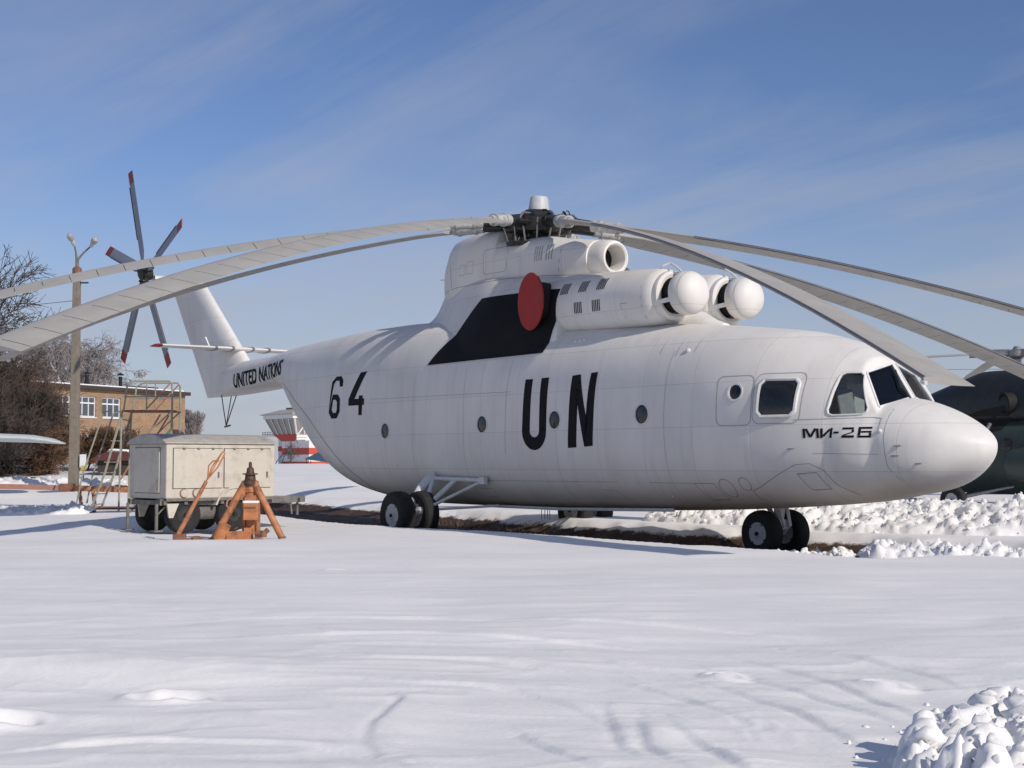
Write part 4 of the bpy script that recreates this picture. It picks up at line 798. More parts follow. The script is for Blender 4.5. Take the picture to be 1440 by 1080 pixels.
# cockpit furniture
for (x, y, mt) in ((9.95, -.5, 'seat'), (9.95, .5, 'dark')):
    sx = MB().box((x, y, 2.5), (.46, .44, .12)); sx.bar((x-.2, y, 2.5), (x-.34, y, 3.15), .44, .1, (1, 0, 0)); se = sx.build('pilot_seat', M[mt], HELI, bevel=.03)
    MB().box((x-.37, y, 3.25), (.1, .26, .2)).build('headrest', M[mt], se, bevel=.03); MB().box((x, y, 2.32), (.3, .3, .24)).build('seat_base', M['dark'], se)
    yk = MB(); yk.tube([(x+.45, y, 2.25), (x+.38, y, 2.8)], .02, 6); yk.tube([(x+.38, y-.13, 2.9), (x+.38, y-.1, 2.8), (x+.38, y+.1, 2.8), (x+.38, y+.13, 2.9)], .018, 6); yk.build('control_yoke', M['dark'], HELI)
MB().box((10.53, 0, 2.62), (.16, 1.3, .38), Matrix.Rotation(R(-20), 3, 'Y')).build('instrument_panel', M['dark'], HELI, bevel=.03)
MB().box((9.75, 0, 3.5), (.6, .5, .1)).build('overhead_panel', M['dark'], HELI); MB().box((9.45, 0, 2.75), (.1, .5, 1.05)).build('cabin_bulkhead', M['cavity'], HELI)
wp = MB(); wp.tube([wplane(10.80, -.1)+Vector((.02, 0, .02)), wplane(10.60, -.2)+Vector((.03, 0, .03))], .012, 5); wp.tube([wplane(10.66, -.2)+Vector((.03, 0, .03)), wplane(10.46, -.1)+Vector((.03, 0, .03))], .014, 5); wp.build('windscreen_wiper', M['dark'], HELI)
# ------------------------------------------------------------------ generator trailer
def rzm(a): return Matrix.Rotation(a, 4, 'Z')
def yard_empty(name, s, d, z, ang):
    # local +x runs along the yard direction at angle ang from the side axis, +y away, +z up
    o = empty(name, Y(s, d, z)); vx = Yd(math.cos(ang), math.sin(ang)); o.rotation_euler = (0, 0, math.atan2(vx.y, vx.x)); return o
TR = yard_empty('generator_trailer', -7.23, 30.0, .35, R(45)); tag(TR, 'beige box-bodied generator trailer parked behind the orange tripod jack', 'trailer')
TL, TW, TB, TT = 2.75, 1.5, .70, 1.86
MB().box((TL/2, TW/2, (TB+TT)/2), (TL, TW, TT-TB)).build('body', M['beige'], TR, bevel=.025)
rf = MB(); pr_ = [(-.04, 0), (-.04, .03), (.12, .10), (.42, .19), (TW/2, .22), (TW-.42, .19), (TW-.12, .10), (TW+.04, .03), (TW+.04, 0)]
rf.prism([(-.05, y, TT+z) for y, z in pr_], (TL+.1, 0, 0)); rf.build('roof', M['beiger'], TR, bevel=.01)
def panel(name, x0, x1, z0, z1, parent, y=-.012, mt='beige'):
    o = MB().box(((x0+x1)/2, y, (z0+z1)/2), (x1-x0, .024, z1-z0)).build(name, M[mt], parent, bevel=.006); return o
for x0, x1 in ((.16, 1.36), (1.42, 2.62)):
    d_ = panel('side_door', x0, x1, TB+.22, TT-.10, TR)
    MB().prism([(x0-.012, -.004, TB+.208), (x1+.012, -.004, TB+.208), (x1+.012, -.004, TT-.088), (x0-.012, -.004, TT-.088)], (0, .003, 0)).build('door_gap', M['soot'], d_)
    hh = MB()
    for k in (.2, .5, .8): hh.box((x0+(x1-x0)*k, -.03, TT-.1), (.06, .03, .035))
    hh.box((x1-.1, -.035, TB+.5), (.03, .03, .12)); hh.build('hinge', M['chassis'], d_)
ed = MB().box((-.012, TW/2, (TB+TT)/2+.02), (.024, TW*.66, (TT-TB)*.82)).build('end_door', M['beige'], TR, bevel=.006)
MB().box((-.003, TW/2, (TB+TT)/2+.02), (.004, TW*.68, (TT-TB)*.84)).build('door_gap', M['soot'], ed)
MB().tube([(-.03, .32, TB+.18), (-.03, .32, TB+.4)], .015, 5).build('handle', M['chassis'], ed)
for x in (.42, .73, 1.95, 2.3): 
    hc = MB().lathe([(.085, 0), (.085, .03), (.07, .045), (.001, .045)], (x, 0, TB+.11), (0, -1, 0), 20, caps=False).build('round_hatch', M['beige'], TR); MB().lathe([(.098, 0), (.098, .01), (.08, .012)], (x, 0, TB+.11), (0, -1, 0), 20, caps=False).build('hatch_ring', M['rust'], hc)
fr = MB()
for y in (.15, TW-.15): fr.box((TL/2+.42, y, TB-.07), (TL+1.0, .09, .13))
for x in (0, .5, 1.4, 2.4, 3.5): fr.box((x, TW/2, TB-.08), (.08, TW*.98, .09))
fr.box((TL/2, -.0, TB-.02), (TL, .05, .06)); fr.build('chassis_frame', M['chassis'], TR)
dk = MB().box((3.2, TW/2, TB-.02), (.85, TW*.8, .03)); dk.build('rear_deck', M['beiger'], TR)
for s in (0, 1):
    y = .17+s*(TW-.34)
    for x in (.5, 1.72): wheel(TR, (x, y, .36), (0, -1 if s == 0 else 1, 0), .40, .26, .18, rm='darkrim')
    fd = MB(); rings = []
    for k in range(9):
        a = R(15+k*18.75); rings.append([Vector((1.72+q*math.cos(a), y+w, .42+q*math.sin(a)*.98)) for q, w in ((.5, -.2), (.54, -.2), (.54, .16), (.5, .16))])
    fd.loft(rings, smooth=False).build('mudguard', M['beige'], TR)
    lg = MB(); lg.prism([(.05, y-.13, TB-.1), (.34, y-.13, TB-.1), (.30, y-.13, TB-.18), (.20, y-.13, TB-.40), (.10, y-.13, TB-.40)], (0, .04, 0)); lg.build('bracket', M['beige'], TR)
    sp_ = MB(); sp_.tube([(-.12, y, TB-.1), (-.12, y, .05)], .035, 8); sp_.tube([(-.12, y, .35), (.15, y, TB-.1)], .018, 5); sp_.box((-.12, y, .03), (.2, .2, .03)); sp_.tube([(3.5, y, TB-.1), (3.5, y, TB-.42)], .03, 6); sp_.tube([(3.3, y, TB-.1), (3.35, y, TB-.40)], .025, 6); sp_.build('support_leg', M['chassis'], TR)
tank = MB().lathe([(.001, 0), (.16, .02), (.18, .06), (.18, .7), (.16, .74), (.001, .76)], (.66, .35, TB-.28), (1, 0, 0), 18, caps=False).build('air_tank', M['chassis'], TR)

# ------------------------------------------------------------------ orange tripod jack and the leaning jack handle
JK = empty('tripod_jack', Y(-4.75, 26.0, GZ(-4.75, 26.0)-.02)); tag(JK, 'rusty orange hydraulic tripod jack standing in the snow before the beige trailer', 'jack')
JK.rotation_euler = (0, 0, math.atan2(RH.y, RH.x))
top = Vector((0, 0, 1.13))
MB().lathe([(.11, 0), (.11, .12), (.095, .14), (.095, .75), (.12, .77), (.12, .9)], (0, .05, .1), (0, 0, 1), 20).build('cylinder', M['orange'], JK)
MB().lathe([(.13, 0), (.15, .03), (.15, .08), (.10, .11), (.09, .2), (.14, .205), (.14, .225), (.075, .23), (.06, .32), (.03, .34), (.03, .42), (.001, .44)], (0, .03, .98), (0, 0, 1), 20).build('jack_head', M['jackhead'], JK)
for (x, y, z0) in ((-.62, -.12, .03), (.60, -.08, .05), (.05, .62, .0)):
    lg = MB().tube([top+Vector((x, y, 0))*.12+Vector((0, 0, -.08)), (x, y, z0)], [.066, .06], 12).build('leg', M['orange'], JK); MB().lathe([(.075, 0), (.075, .03)], (x, y, z0-.01), (0, 0, 1), 14).build('foot_pad', M['rust'], lg)
MB().tube([(-.52, -.2, .02), (-.40, -.22, .30)], [.115, .115], 18).build('side_reservoir', M['orange'], JK)
bx_ = MB().box((.06, -.18, .52), (.26, .16, .30)).build('pump_box', M['orange'], JK, bevel=.012); MB().box((.06, -.18, .695), (.27, .17, .045)).build('snow_cap', M['snow'], bx_, bevel=.01); MB().box((.06, -.272, .60), (.2, .012, .02)).build('lid_seam', M['rust'], bx_)
cl_ = MB(); cl_.bar((-.1, -.02, .05), (-.1, -.02, .95), .06, .05); cl_.bar((.17, -.02, .05), (.17, -.02, .8), .06, .05); cl_.box((.03, -.06, .75), (.2, .08, .12)); cl_.box((.0, -.1, .12), (.14, .14, .22)); cl_.build('column_frame', M['orange'], JK)
lf = MB(); lf.box((-.22, -.2, .09), (.30, .10, .16)); lf.build('foot_box', M['orange'], JK, bevel=.01)
hk = MB(); hk.tube([(-.25, -.06, .60), (-.34, -.1, .57), (-.40, -.1, .62), (-.39, -.1, .70), (-.34, -.1, .76)], .018, 7); hk.build('hook', M['pink'], JK)
pv = MB(); rs = random.Random(3)
pv.tube([(.12, -.16, .12), (.28, -.14, .12), (.36, -.14, .2)], .045, 8); pv.lathe([(.06, 0), (.06, .12)], (.28, -.14, .06), (0, 0, 1), 10)
for k in range(6): pv.tube([(.10+.03*k, -.2, .14), (.12+.03*k, -.22, -.02)], .008, 4)
pv.tube([(-.12, -.05, .30), (-.25, -.1, .2), (-.15, -.15, .1)], .012, 5); pv.build('pump_valves', M['rust'], JK)['kind'] = 'stuff'
JH = empty('jack_lever', Y(-6.05, 25.9, GZ(-6.05, 25.9)-.02)); JH.rotation_euler = JK.rotation_euler; tag(JH, 'long orange tow lever with a looped grip propped upright left of the tripod jack', 'lever')
MB().tube([(-.02, 0, .02), (.52, .05, 1.08)], [.046, .034], 10).build('shaft', M['orange'], JH)
gp = MB(); gp.tube([(.52, .05, 1.08), (.62, .06, 1.34), (.78, .07, 1.58), (.83, .07, 1.62), (.84, .07, 1.56), (.72, .06, 1.33), (.55, .05, 1.13)], .015, 6); gp.tube([(.54, .05, 1.10), (.56, .05, 1.36), (.64, .05, 1.45), (.75, .06, 1.45)], .014, 6); gp.tube([(.53, .05, 1.10), (.66, .06, 1.34), (.80, .07, 1.60)], .012, 6); gp.build('grip', M['orange'], JH)
ft = MB(); ft.box((.06, 0, .07), (.22, .14, .12)); ft.tube([(.1, 0, .04), (.6, .05, .02)], .03, 6); ft.box((.36, .02, .05), (.12, .12, .09)); ft.build('foot_hinge', M['rust'], JH, bevel=.01)

# ------------------------------------------------------------------ maintenance stairs and tow bar behind the trailer
def yp(px, py, d): return Y((px-720)/2013*d, d, 1.84+(648.6-py)*d/2013)
ST = empty('maintenance_stairs', Y(-11.7, 41, GZ(-11.7, 41))); tag(ST, 'tall rusty maintenance stairs with a railed platform behind the beige trailer', 'stairs')
SL = ST.location
def stp(s, d, z): return Y(s, d, z)-SL
zg = SL.z; P0 = zg+2.85
def rail(name, pts, r=.025, mt='ladder'): return MB().tube([stp(*p) for p in pts], r, 6).build(name, M[mt], ST)
for dd in (40.7, 41.7):
    o = .0
    rail('stringer', [(-11.95, dd, zg), (-11.55, dd, zg+1.1), (-11.08, dd, P0)], .035); rail('handrail', [(-12.35, dd, zg+.2), (-12.2, dd, zg+1.0), (-11.62, dd, P0-.05), (-11.4, dd, P0+.02)], .025)
    rail('platform_post', [(-11.05, dd, P0), (-10.95, dd, P0+.75), (-10.75, dd, P0+.85), (-9.75, dd, P0+.85), (-9.68, dd, P0+.75), (-9.66, dd, P0-.5)], .027)
    rail('brace', [(-11.1, dd, zg+.9), (-10.0, dd, P0-.1)], .025, 'pink'); rail('leg', [(-9.68, dd, zg), (-9.68, dd, P0)], .03); rail('leg', [(-11.15, dd, zg), (-11.1, dd, P0)], .03); rail('guard_rail', [(-11.05, dd, P0+.4), (-9.68, dd, P0+.4)], .02); rail('mid_post', [(-10.4, dd, P0), (-10.4, dd, P0+.85)], .022); rail('brace', [(-9.7, dd, P0-.02), (-10.6, dd, P0-.9)], .022); rail('brace', [(-10.4, dd, P0+.05), (-9.72, dd, P0+.8)], .022, 'pink')
for k in range(9):
    f = (k+.6)/9.4; s_ = -11.95+(.87)*f; MB().bar(stp(s_, 40.7, zg+2.85*f), stp(s_, 41.7, zg+2.85*f), .12, .025).build('tread', M['ladder'], ST)
MB().box(stp(-10.37, 41.2, P0), (1.45, 1.0, .05), Matrix.Rotation(math.atan2(RH.y, RH.x), 3, 'Z')).build('platform', M['rust'], ST)
rail('base_rail', [(-12.0, 40.7, zg+.08), (-9.6, 40.7, zg+.08)], .03, 'rust'); rail('base_rail', [(-12.0, 41.7, zg+.08), (-9.6, 41.7, zg+.08)], .03, 'rust')
TB_ = empty('tow_bar', Y(-13.5, 42.6, GZ(-13.5, 42.6))); tag(TB_, 'long faded red tow bar on short stands by the maintenance stairs', 'tow bar'); TBL = TB_.location
def tbp(s, d, z): return Y(s, d, z)-TBL
MB().bar(tbp(-18.5, 42.8, 1.16), tbp(-13.15, 42.6, 1.05), .12, .15).build('beam', M['pink'], TB_); MB().bar(tbp(-13.2, 42.6, 1.05), tbp(-10.6, 42.4, .98), .15, .17).build('beam', M['orange'], TB_); MB().box(tbp(-13.2, 42.6, 1.06), (.4, .2, .24), Matrix.Rotation(math.atan2(RH.y, RH.x), 3, 'Z')).build('coupling', M['rust'], TB_)
for s_ in (-12.75, -12.35): MB().bar(tbp(s_-.06, 42.5, .98), tbp(s_+.05, 42.4, GZ(s_, 42.5)-.02), .10, .05).build('stand', M['pink'], TB_)
for s_ in (-17.6, -10.9): MB().bar(tbp(s_, 42.6, 1.0), tbp(s_, 42.6, GZ(s_, 42.6)-.02), .08, .08).build('stand', M['rust'], TB_)

# ------------------------------------------------------------------ wing and body of the aircraft parked beyond the edge of the picture
AC = empty('parked_aircraft', Y(-24, 49, GZ(-24, 49))); tag(AC, 'pale blue-grey aircraft wing reaching in beside the lamp post', 'aircraft'); ACL = AC.location
def acp(s, d, z): return Y(s, d, z)-ACL
wg = MB(); rings = []
for s_, ch, zz_, th in ((-23.6, 2.6, 2.72, .15), (-18, 2.0, 2.66, .15), (-16.2, 1.75, 2.6, .15), (-15.6, 1.45, 2.53, .13), (-15.28, .8, 2.46, .1), (-15.2, .25, 2.43, .06)):
    rings.append([acp(s_, 48.6+ch*(u-.4), zz_+ch*v) for u, v in airfoil(14, th)])
wg.loft(rings).build('wing', M['wing'], AC)
bd = MB(); bd.loft([[acp(-24+r*math.cos(a), d, 2.5+r*math.sin(a)) for a in np.linspace(0, 2*math.pi, 25)[:-1]] for d, r in ((43.5, .05), (44, .45), (45.5, .8), (48, .9), (52, .7), (55.5, .25))]); bd.build('fuselage', M['wing'], AC)
for s_, d_ in ((-25, 49), (-23, 49), (-24, 45)):
    MB().tube([acp(s_, d_, 2.0), acp(s_, d_, GZ(s_, d_)+.2)], .06, 8).build('gear_leg', M['steel'], AC); wheel(AC, acp(s_, d_, GZ(s_, d_)+.28), RH, .3, .16, .14)

# ------------------------------------------------------------------ lamp post
LP = empty('lamp_post', Y(-15.89, 52, GZ(-15.89, 52)-.05)); tag(LP, 'concrete lamp post with two angled lamps before the brick building', 'lamp post'); LP.rotation_euler = (0, 0, math.atan2(RH.y, RH.x))
H0 = 8.65-LP.location.z
ps = MB(); ps.loft([[Vector((x*w, y*w, z)) for x, y in ((-1, -1), (1, -1), (1, 1), (-1, 1))] for w, z in ((.165, 0), (.12, H0))], smooth=False); ps.build('post', M['conc'], LP, bevel=.02)
MB().lathe([(.17, 0), (.17, .22), (.08, .3)], (0, 0, H0), (0, 0, 1), 10).build('post_collar', M['rust'], LP)
for sg, x1, hz in ((-1, -.12, 1.2), (1, .5, 1.15)):
    ar = MB().tube([(0, 0, H0+.2), (.02*sg, 0, H0+.55), (x1*.45, 0, H0+.8), (x1*.95, 0, H0+hz-.12)], [.07, .05, .035, .03], 8).build('lamp_arm', M['chassis'], LP)
    d = Vector((x1*.5, -.3, .22)).normalized() if sg > 0 else Vector((-.1, -.5, .5)).normalized()
    p = Vector((x1*.95, 0, H0+hz-.14)); rings = []
    hd_ = MB().lathe([(.04, 0), (.065, .05), (.075, .22), (.06, .27)], p, d, 12).build('lamp_head', M['cap'], ar)
    MB().lathe([(.07, .26), (.11, .3), (.125, .4), (.11, .5), (.05, .55), (.001, .56)], p, d, 14, caps=False).build('lamp_globe', M['lamp'], ar)
mb_ = MB().box((.34, -.05, 1.1), (.2, .16, .42)).build('meter_box', M['wpvc'], LP, bevel=.01)
MB().bar((.1, 0, H0-.3), (.42, 0, H0-.3), .05, .05).build('cross_arm', M['soot'], LP)

# ------------------------------------------------------------------ brick building
BB = empty('brick_building', Y(-37.6, 108, 1.2)); tag(BB, 'yellow brick building with white window frames and snow on its flat roof', 'building')
bv = Yd(8.8, 18); BB.rotation_euler = (0, 0, math.atan2(bv.y, bv.x)); BLN = bv.length; BH = 6.4; BD = 11
wins = [(x, z) for z in (4.2, 1.2) for x in (.85, 3.75, 6.65, 9.55)]
WW, WH = 2.2, 1.65
wl = MB(); xs = sorted({0, BLN}|{v for x, _ in wins for v in (x, x+WW)}); zs = sorted({0, BH}|{v for _, z in wins for v in (z, z+WH)})
for i in range(len(xs)-1):
    for j in range(len(zs)-1):
        cx, cz = (xs[i]+xs[i+1])/2, (zs[j]+zs[j+1])/2
        if any(x < cx < x+WW and z < cz < z+WH for x, z in wins): continue
        wl.add([(xs[i], 0, zs[j]), (xs[i+1], 0, zs[j]), (xs[i+1], 0, zs[j+1]), (xs[i], 0, zs[j+1])], [(0, 1, 2, 3)])
for x, z in wins:
    a = [(x, 0, z), (x+WW, 0, z), (x+WW, 0, z+WH), (x, 0, z+WH)]; wl.add(a+[(p[0], .22, p[2]) for p in a], [(i, (i+1) % 4, (i+1) % 4+4, i+4) for i in range(4)])
wl.add([(BLN, 0, 0), (BLN, BD, 0), (BLN, BD, BH), (BLN, 0, BH), (0, 0, 0), (0, BD, 0), (0, BD, BH), (0, 0, BH)], [(0, 1, 2, 3), (4, 7, 6, 5), (1, 5, 6, 2)]); wl.build('wall', M['brick'], BB, fix=False)
for x, z in wins:
    w = MB()
    for a, b in ((x+.04, x+.04), (x+WW*.33, x+WW*.33), (x+WW*.66, x+WW*.66), (x+WW-.04, x+WW-.04)): w.bar((a, .16, z), (a, .16, z+WH), .11, .06)
    for h in (.04, WH*.68, WH-.04): w.bar((x, .15, z+h), (x+WW, .15, z+h), .06, .11)
    wo_ = w.build('window', M['wpvc'], BB); MB().box((x+WW/2, .19, z+WH/2), (WW, .02, WH)).build('pane', M['pane'], wo_); MB().box((x+WW/2, .02, z-.05), (WW+.15, .22, .07)).build('sill', M['wpvc'], wo_)
rf = MB().box((BLN/2, BD/2, BH+.16), (BLN+.7, BD+.7, .3)).build('roof', M['fascia'], BB); MB().box((BLN/2-.4, BD/2, BH+.37), (BLN-.1, BD+.5, .12)).build('roof_snow', M['wroof'], rf, bevel=.05)
MB().box((BLN-1.4, BD/2, BH+.55), (2.8, 5, .5)).build('parapet', M['fascia'], rf)
for x, h in ((8.6, .9), (12.6, 1.0)): 
    ch = MB().lathe([(.16, 0), (.16, h), (.1, h+.02)], (x, .8, BH+.3), (0, 0, 1), 10).build('chimney', M['soot'], rf); MB().lathe([(.3, h+.12), (.3, h+.18), (.02, h+.35)], (x, .8, BH+.3), (0, 0, 1), 10).build('chimney_cowl', M['soot'], ch)
HT = empty('hut', Y(-16.5, 60, GZ(-16.5, 60))); tag(HT, 'low dark hut with snowy maroon roof left of the trailer', 'hut'); HT.rotation_euler = (0, 0, math.atan2(RH.y, RH.x))
MB().box((0, .7, .35), (1.7, 1.3, .7)).build('wall', M['bark'], HT); MB().prism([(-1.2, -.2, .62), (1.2, -.2, .62), (.4, -.2, 1.0), (-.3, -.2, 1.05)], (0, 1.8, 0)).build('roof', M['maroon'], HT); MB().prism([(-.35, -.22, 1.055), (.42, -.22, 1.01), (1.15, -.22, .68), (.5, -.22, 1.07), (-.25, -.22, 1.12)], (0, 1.8, 0)).build('roof_snow', M['wroof'], HT)
for s_, d_, lab in ((-17.05, 57, 'small yellow sign right of the lamp post base'),):
    yb = empty('yellow_sign', Y(s_, d_, GZ(s_, d_))); tag(yb, lab, 'sign'); yb.rotation_euler = (0, 0, math.atan2(RH.y, RH.x))
    MB().prism([(-.12, 0, .38), (.12, 0, .45), (.16, 0, .62), (-.06, 0, .58)], (0, .03, 0)).build('board', M['yellow'], yb); MB().bar((0, .05, 0), (0, .05, .5), .04).build('post', M['fascia'], yb)
MT = empty('market_tent', Y(-14.3, 60, GZ(-14.3, 60))); tag(MT, 'peaked green and red tent roof showing above the trailer', 'tent'); MT.rotation_euler = (0, 0, math.atan2(RH.y, RH.x))
MB().prism([(-.7, 0, 1.2), (-.05, 0, 1.95), (.05, 0, 1.95), (.12, 0, 1.2)], (0, 1.5, 0)).build('green_sheet', M['tgreen'], MT); MB().prism([(.13, 0, 1.2), (.06, 0, 1.93), (.55, 0, 1.5), (.62, 0, 1.2)], (0, 1.5, 0)).build('red_sheet', M['maroon'], MT); MB().box((-.05, .75, .6), (1.2, 1.4, 1.2)).build('tent_wall', M['tgreen'], MT)

# ------------------------------------------------------------------ control tower far behind, blue tent
CT = empty('control_tower', Y(-33.3, 235, 1.0)); tag(CT, 'red and white striped control tower with glazed cabin on top', 'tower')
ca = math.atan2(-.8, .6); vx = Yd(math.cos(ca), math.sin(ca)); CT.rotation_euler = (0, 0, math.atan2(vx.y, vx.x))
W0, DP = -9.4, 8.0                               # shaded front from W0 to the corner at 0, sunlit return along +y
for z0, z1, c in ((0, .8, 'tred'), (.8, 1.95, 'twhite'), (1.95, 3.05, 'tred'), (3.05, 4.2, 'twhite')): MB().box((W0/2, DP/2, (z0+z1)/2), (-W0, DP, z1-z0-.01)).build('wall_band', M[c], CT)
bx0, bx1, tx0, tx1, cz0, cz1, cd0 = -12.4, -4.4, -14.3, -3.9, 5.35, 8.0, 4.2
MB().prism([(bx0, -.05, cz0-.01), (W0-.2, -.05, 4.21), (bx1, -.05, 4.21), (bx1, -.05, cz0-.01)], (0, cd0, 0)).build('cabin_base', M['tred'], CT)
MB().box((bx1+.1, cd0/2, 4.78), (.2, cd0, 1.12)).build('cabin_end', M['twhite'], CT)
MB().prism([(bx0, .1, cz0), (bx1, .1, cz0), (tx1, -.6, cz1), (tx0, -.6, cz1)], (0, cd0+.3, 0)).build('cabin_glazing', M['tpane'], CT)
for k in range(6):
    f = k/5; MB().bar((bx0+(bx1-bx0)*f, .05, cz0), (tx0+(tx1-tx0)*f, -.66, cz1), .22, .14).build('mullion', M['twhite'], CT)
for k in range(4):
    f = k/3; MB().bar((bx1+.05, .1+(cd0+.2)*f, cz0), (tx1+.05, -.6+(cd0+.4)*f, cz1), .16, .2).build('mullion', M['twhite'], CT)
MB().bar((bx1+.05, .3, cz0), (tx1+.05, cd0*.5, cz1), .16, .2).build('mullion', M['twhite'], CT)
MB().box(((tx0+tx1)/2, cd0/2-.5, cz1+.34), (tx1-tx0+.3, cd0+1.0, .66)).build('cabin_fascia', M['twhite'], CT)
rr_ = MB(); rr_.loft([[Vector(((tx0+tx1)/2+x*w/2, cd0/2-.4+y*h/2, z)) for x, y in ((-1, -1), (1, -1), (1, 1), (-1, 1))] for w, h, z in ((tx1-tx0+1.3, cd0+2.0, cz1+.68), (tx1-tx0+1.3, cd0+2.0, cz1+.80), (4.5, 1.8, cz1+1.6))], smooth=False); rr_.build('cabin_roof', M['tgrey'], CT)
MB().box(((tx0+tx1)/2-.4, cd0/2, cz1+1.75), (2.6, 1.3, .4)).build('roof_unit', M['chassis'], CT)
MB().box((-6.6, -.03, 2.3), (1.4, .06, 2.2)).build('door', M['tpane'], CT)
MB().box((W0-4.6, 2, 5.2), (6.5, 3.6, .12)).build('balcony', M['twhite'], CT); MB().box((W0-4.4, 3.4, 2.6), (6, .4, 5.0)).build('balcony_wall', M['twhite'], CT); MB().box((W0-4.4, 3.15, 3.0), (6, .06, .8)).build('wall_stripe', M['tred'], CT)
for z in (5.45, 5.85): MB().bar((W0-7.8, .3, z), (W0-2.6, .3, z), .07).build('rail', M['chassis'], CT)
for k in range(9): MB().bar((W0-7.8+k*.62, .3, 5.2), (W0-7.8+k*.62, .3, 5.85), .06).build('rail_post', M['chassis'], CT)
MB().box((-1.7, 1.8, 4.3), (3.4, 5.0, .16)).build('terrace', M['twhite'], CT)
for z in (4.75, 5.2): MB().bar((-3.4, -.5, z), (.1, -.5, z), .08).build('rail', M['wpvc'], CT); MB().bar((.1, -.5, z), (.1, 4.2, z), .08).build('rail', M['wpvc'], CT)
TN = empty('canvas_tent', Y(-30.9, 224, 1.0)); tag(TN, 'small blue canvas tent in front of the striped control tower', 'tent'); TN.rotation_euler = (0, 0, math.atan2(RH.y, RH.x))
ap = Vector((.9, 1, 2.5)); q = [(-1.3, -1, 1.25), (2.4, -1, .75), (2.6, 2.6, .9), (-1, 2.6, 1.3)]
tt = MB(); tt.add([ap]+[Vector(p) for p in q]+[Vector(p)-Vector((0, 0, .1)) for p in q]+[ap-Vector((0, 0, .15))], [(0, 1, 2), (0, 2, 3), (0, 3, 4), (0, 4, 1), (1, 5, 6, 2), (2, 6, 7, 3), (3, 7, 8, 4), (4, 8, 5, 1), (9, 6, 5), (9, 7, 6), (9, 8, 7), (9, 5, 8)]); tt.build('roof', M['blue'], TN)
for p in q: MB().tube([(p[0]*.85, p[1]*.85, -.2), (p[0]*.85, p[1]*.85, p[2]+.15)], .05, 6).build('pole', M['soot'], TN)

# ------------------------------------------------------------------ dark green helicopter parked beyond the nose
DH = empty('dark_helicopter', Y(15.56, 44, GZ(15.56, 44)-.22)); tag(DH, 'dark green helicopter with grey rotor blades parked behind the snow heaps', 'helicopter')
DZ = 0.0
dzt = pchip([-16, -9, -5.2, -4.4, -3, 0, 4, 5.2, 5.6], [3.15, 3.0, 2.95, 2.95, 2.95, 2.95, 2.95, 2.4, 1.8]); dzb = pchip([-16, -9, -5.4, -4.4, -3.2, -2, 0, 4, 5.2, 5.6], [2.75, 2.35, 2.05, 1.55, .9, .62, .58, .58, .8, 1.4]); dhw = pchip([-16, -9, -5.2, -3.2, -1.5, 4, 5.2, 5.6], [.2, .42, .75, 1.1, 1.25, 1.25, .9, .3])
starloft(np.concatenate([np.arange(-16, 5.5, .25), [5.55, 5.6]]), lambda x: (dzt(x)+dzb(x))/2, dhw, dzt, dzb, K(2.7), 40).build('fuselage', M['dgreen'], DH)
starloft(np.arange(-4.6, 3.21, .2), K(3.1), pchip([-4.6, -3, -1, 2.4, 3.2], [.2, .55, .85, .85, .55]), pchip([-4.6, -3.6, -2, -.8, 1, 2.6, 3.2], [3.15, 3.6, 4.12, 4.42, 4.4, 4.2, 3.7]), K(2.7), K(2.6), 32).build('engine_cowling', M['dtop'], DH)
for s in (-1, 1):
    MB().lathe([(.3, -.5), (.34, 0), (.29, .02), (.25, -.2)], (.15, s*.95, 3.35), (-.45, s*.85, -.1), 20, caps=False).build('exhaust', M['soot'], DH)
    tk = MB(); tk.loft([[Vector((x, s*(1.45)+r*math.cos(a), 1.5+1.25*r*math.sin(a))) for a in np.linspace(0, 2*math.pi, 21)[:-1]] for x, r in ((2.9, .08), (2.7, .3), (2.3, .4), (1.2, .42), (.7, .35), (.45, .1))]); tk.build('fuel_tank', M['dgreen'], DH)
    MB().tube([(-.2, s*1.15, 2.75), (-.75, s*2.1, .75)], [.06, .045], 10).build('shock_strut', M['steel'], DH); MB().tube([(.6, s*1.2, .85), (-.7, s*2.1, .5)], [.04, .06], 8).build('drag_strut', M['steel'], DH); MB().tube([(-.7, s*1.2, .72), (-.75, s*2.15, .45)], .05, 8).build('axle_arm', M['dgreen'], DH)
    wheel(DH, (-.8, s*2.2, .43), (0, s, 0), .43, .25, .22)
    for k in range(4): MB().lathe([(.2, -.02), (.2, .02), (.17, .03), (.001, .03)], (-2.2+k*1.3, s*1.245, 2.1), (0, s, 0), 16, caps=False).build('porthole', M['pglass'], DH)
dfo = [o for o in DH.children if o.name.startswith(('fuselage', 'engine_cowling'))]; DB = bvh_of(dfo)
for s in (-1, 1): lay('soot_stain', [[(.15, 2.55), (.3, 2.9), (.1, 3.3), (-.6, 3.2), (-1.6, 2.95), (-3.0, 2.6), (-3.2, 2.35), (-2.4, 2.2), (-1.0, 2.3)]], M['soot'], DH, bv=DB, off=.008, side=s, grid=.15)
nw_ = MB().tube([(3.5, 0, .8), (3.6, 0, .35)], .06, 8).build('nose_gear_leg', M['steel'], DH)
for y in (-.2, .2): wheel(DH, (3.6, y, .3), (0, 1, 0), .3, .15, .15)
dh_h = Vector((0, 0, 4.94)); h2 = MB().lathe([(.14, -.6), (.15, -.2), (.27, -.1), (.27, .06), (.14, .11), (.08, .2), (.001, .21)], dh_h, (.06, 0, 1), 18).build('rotor_hub', M['steel'], DH)
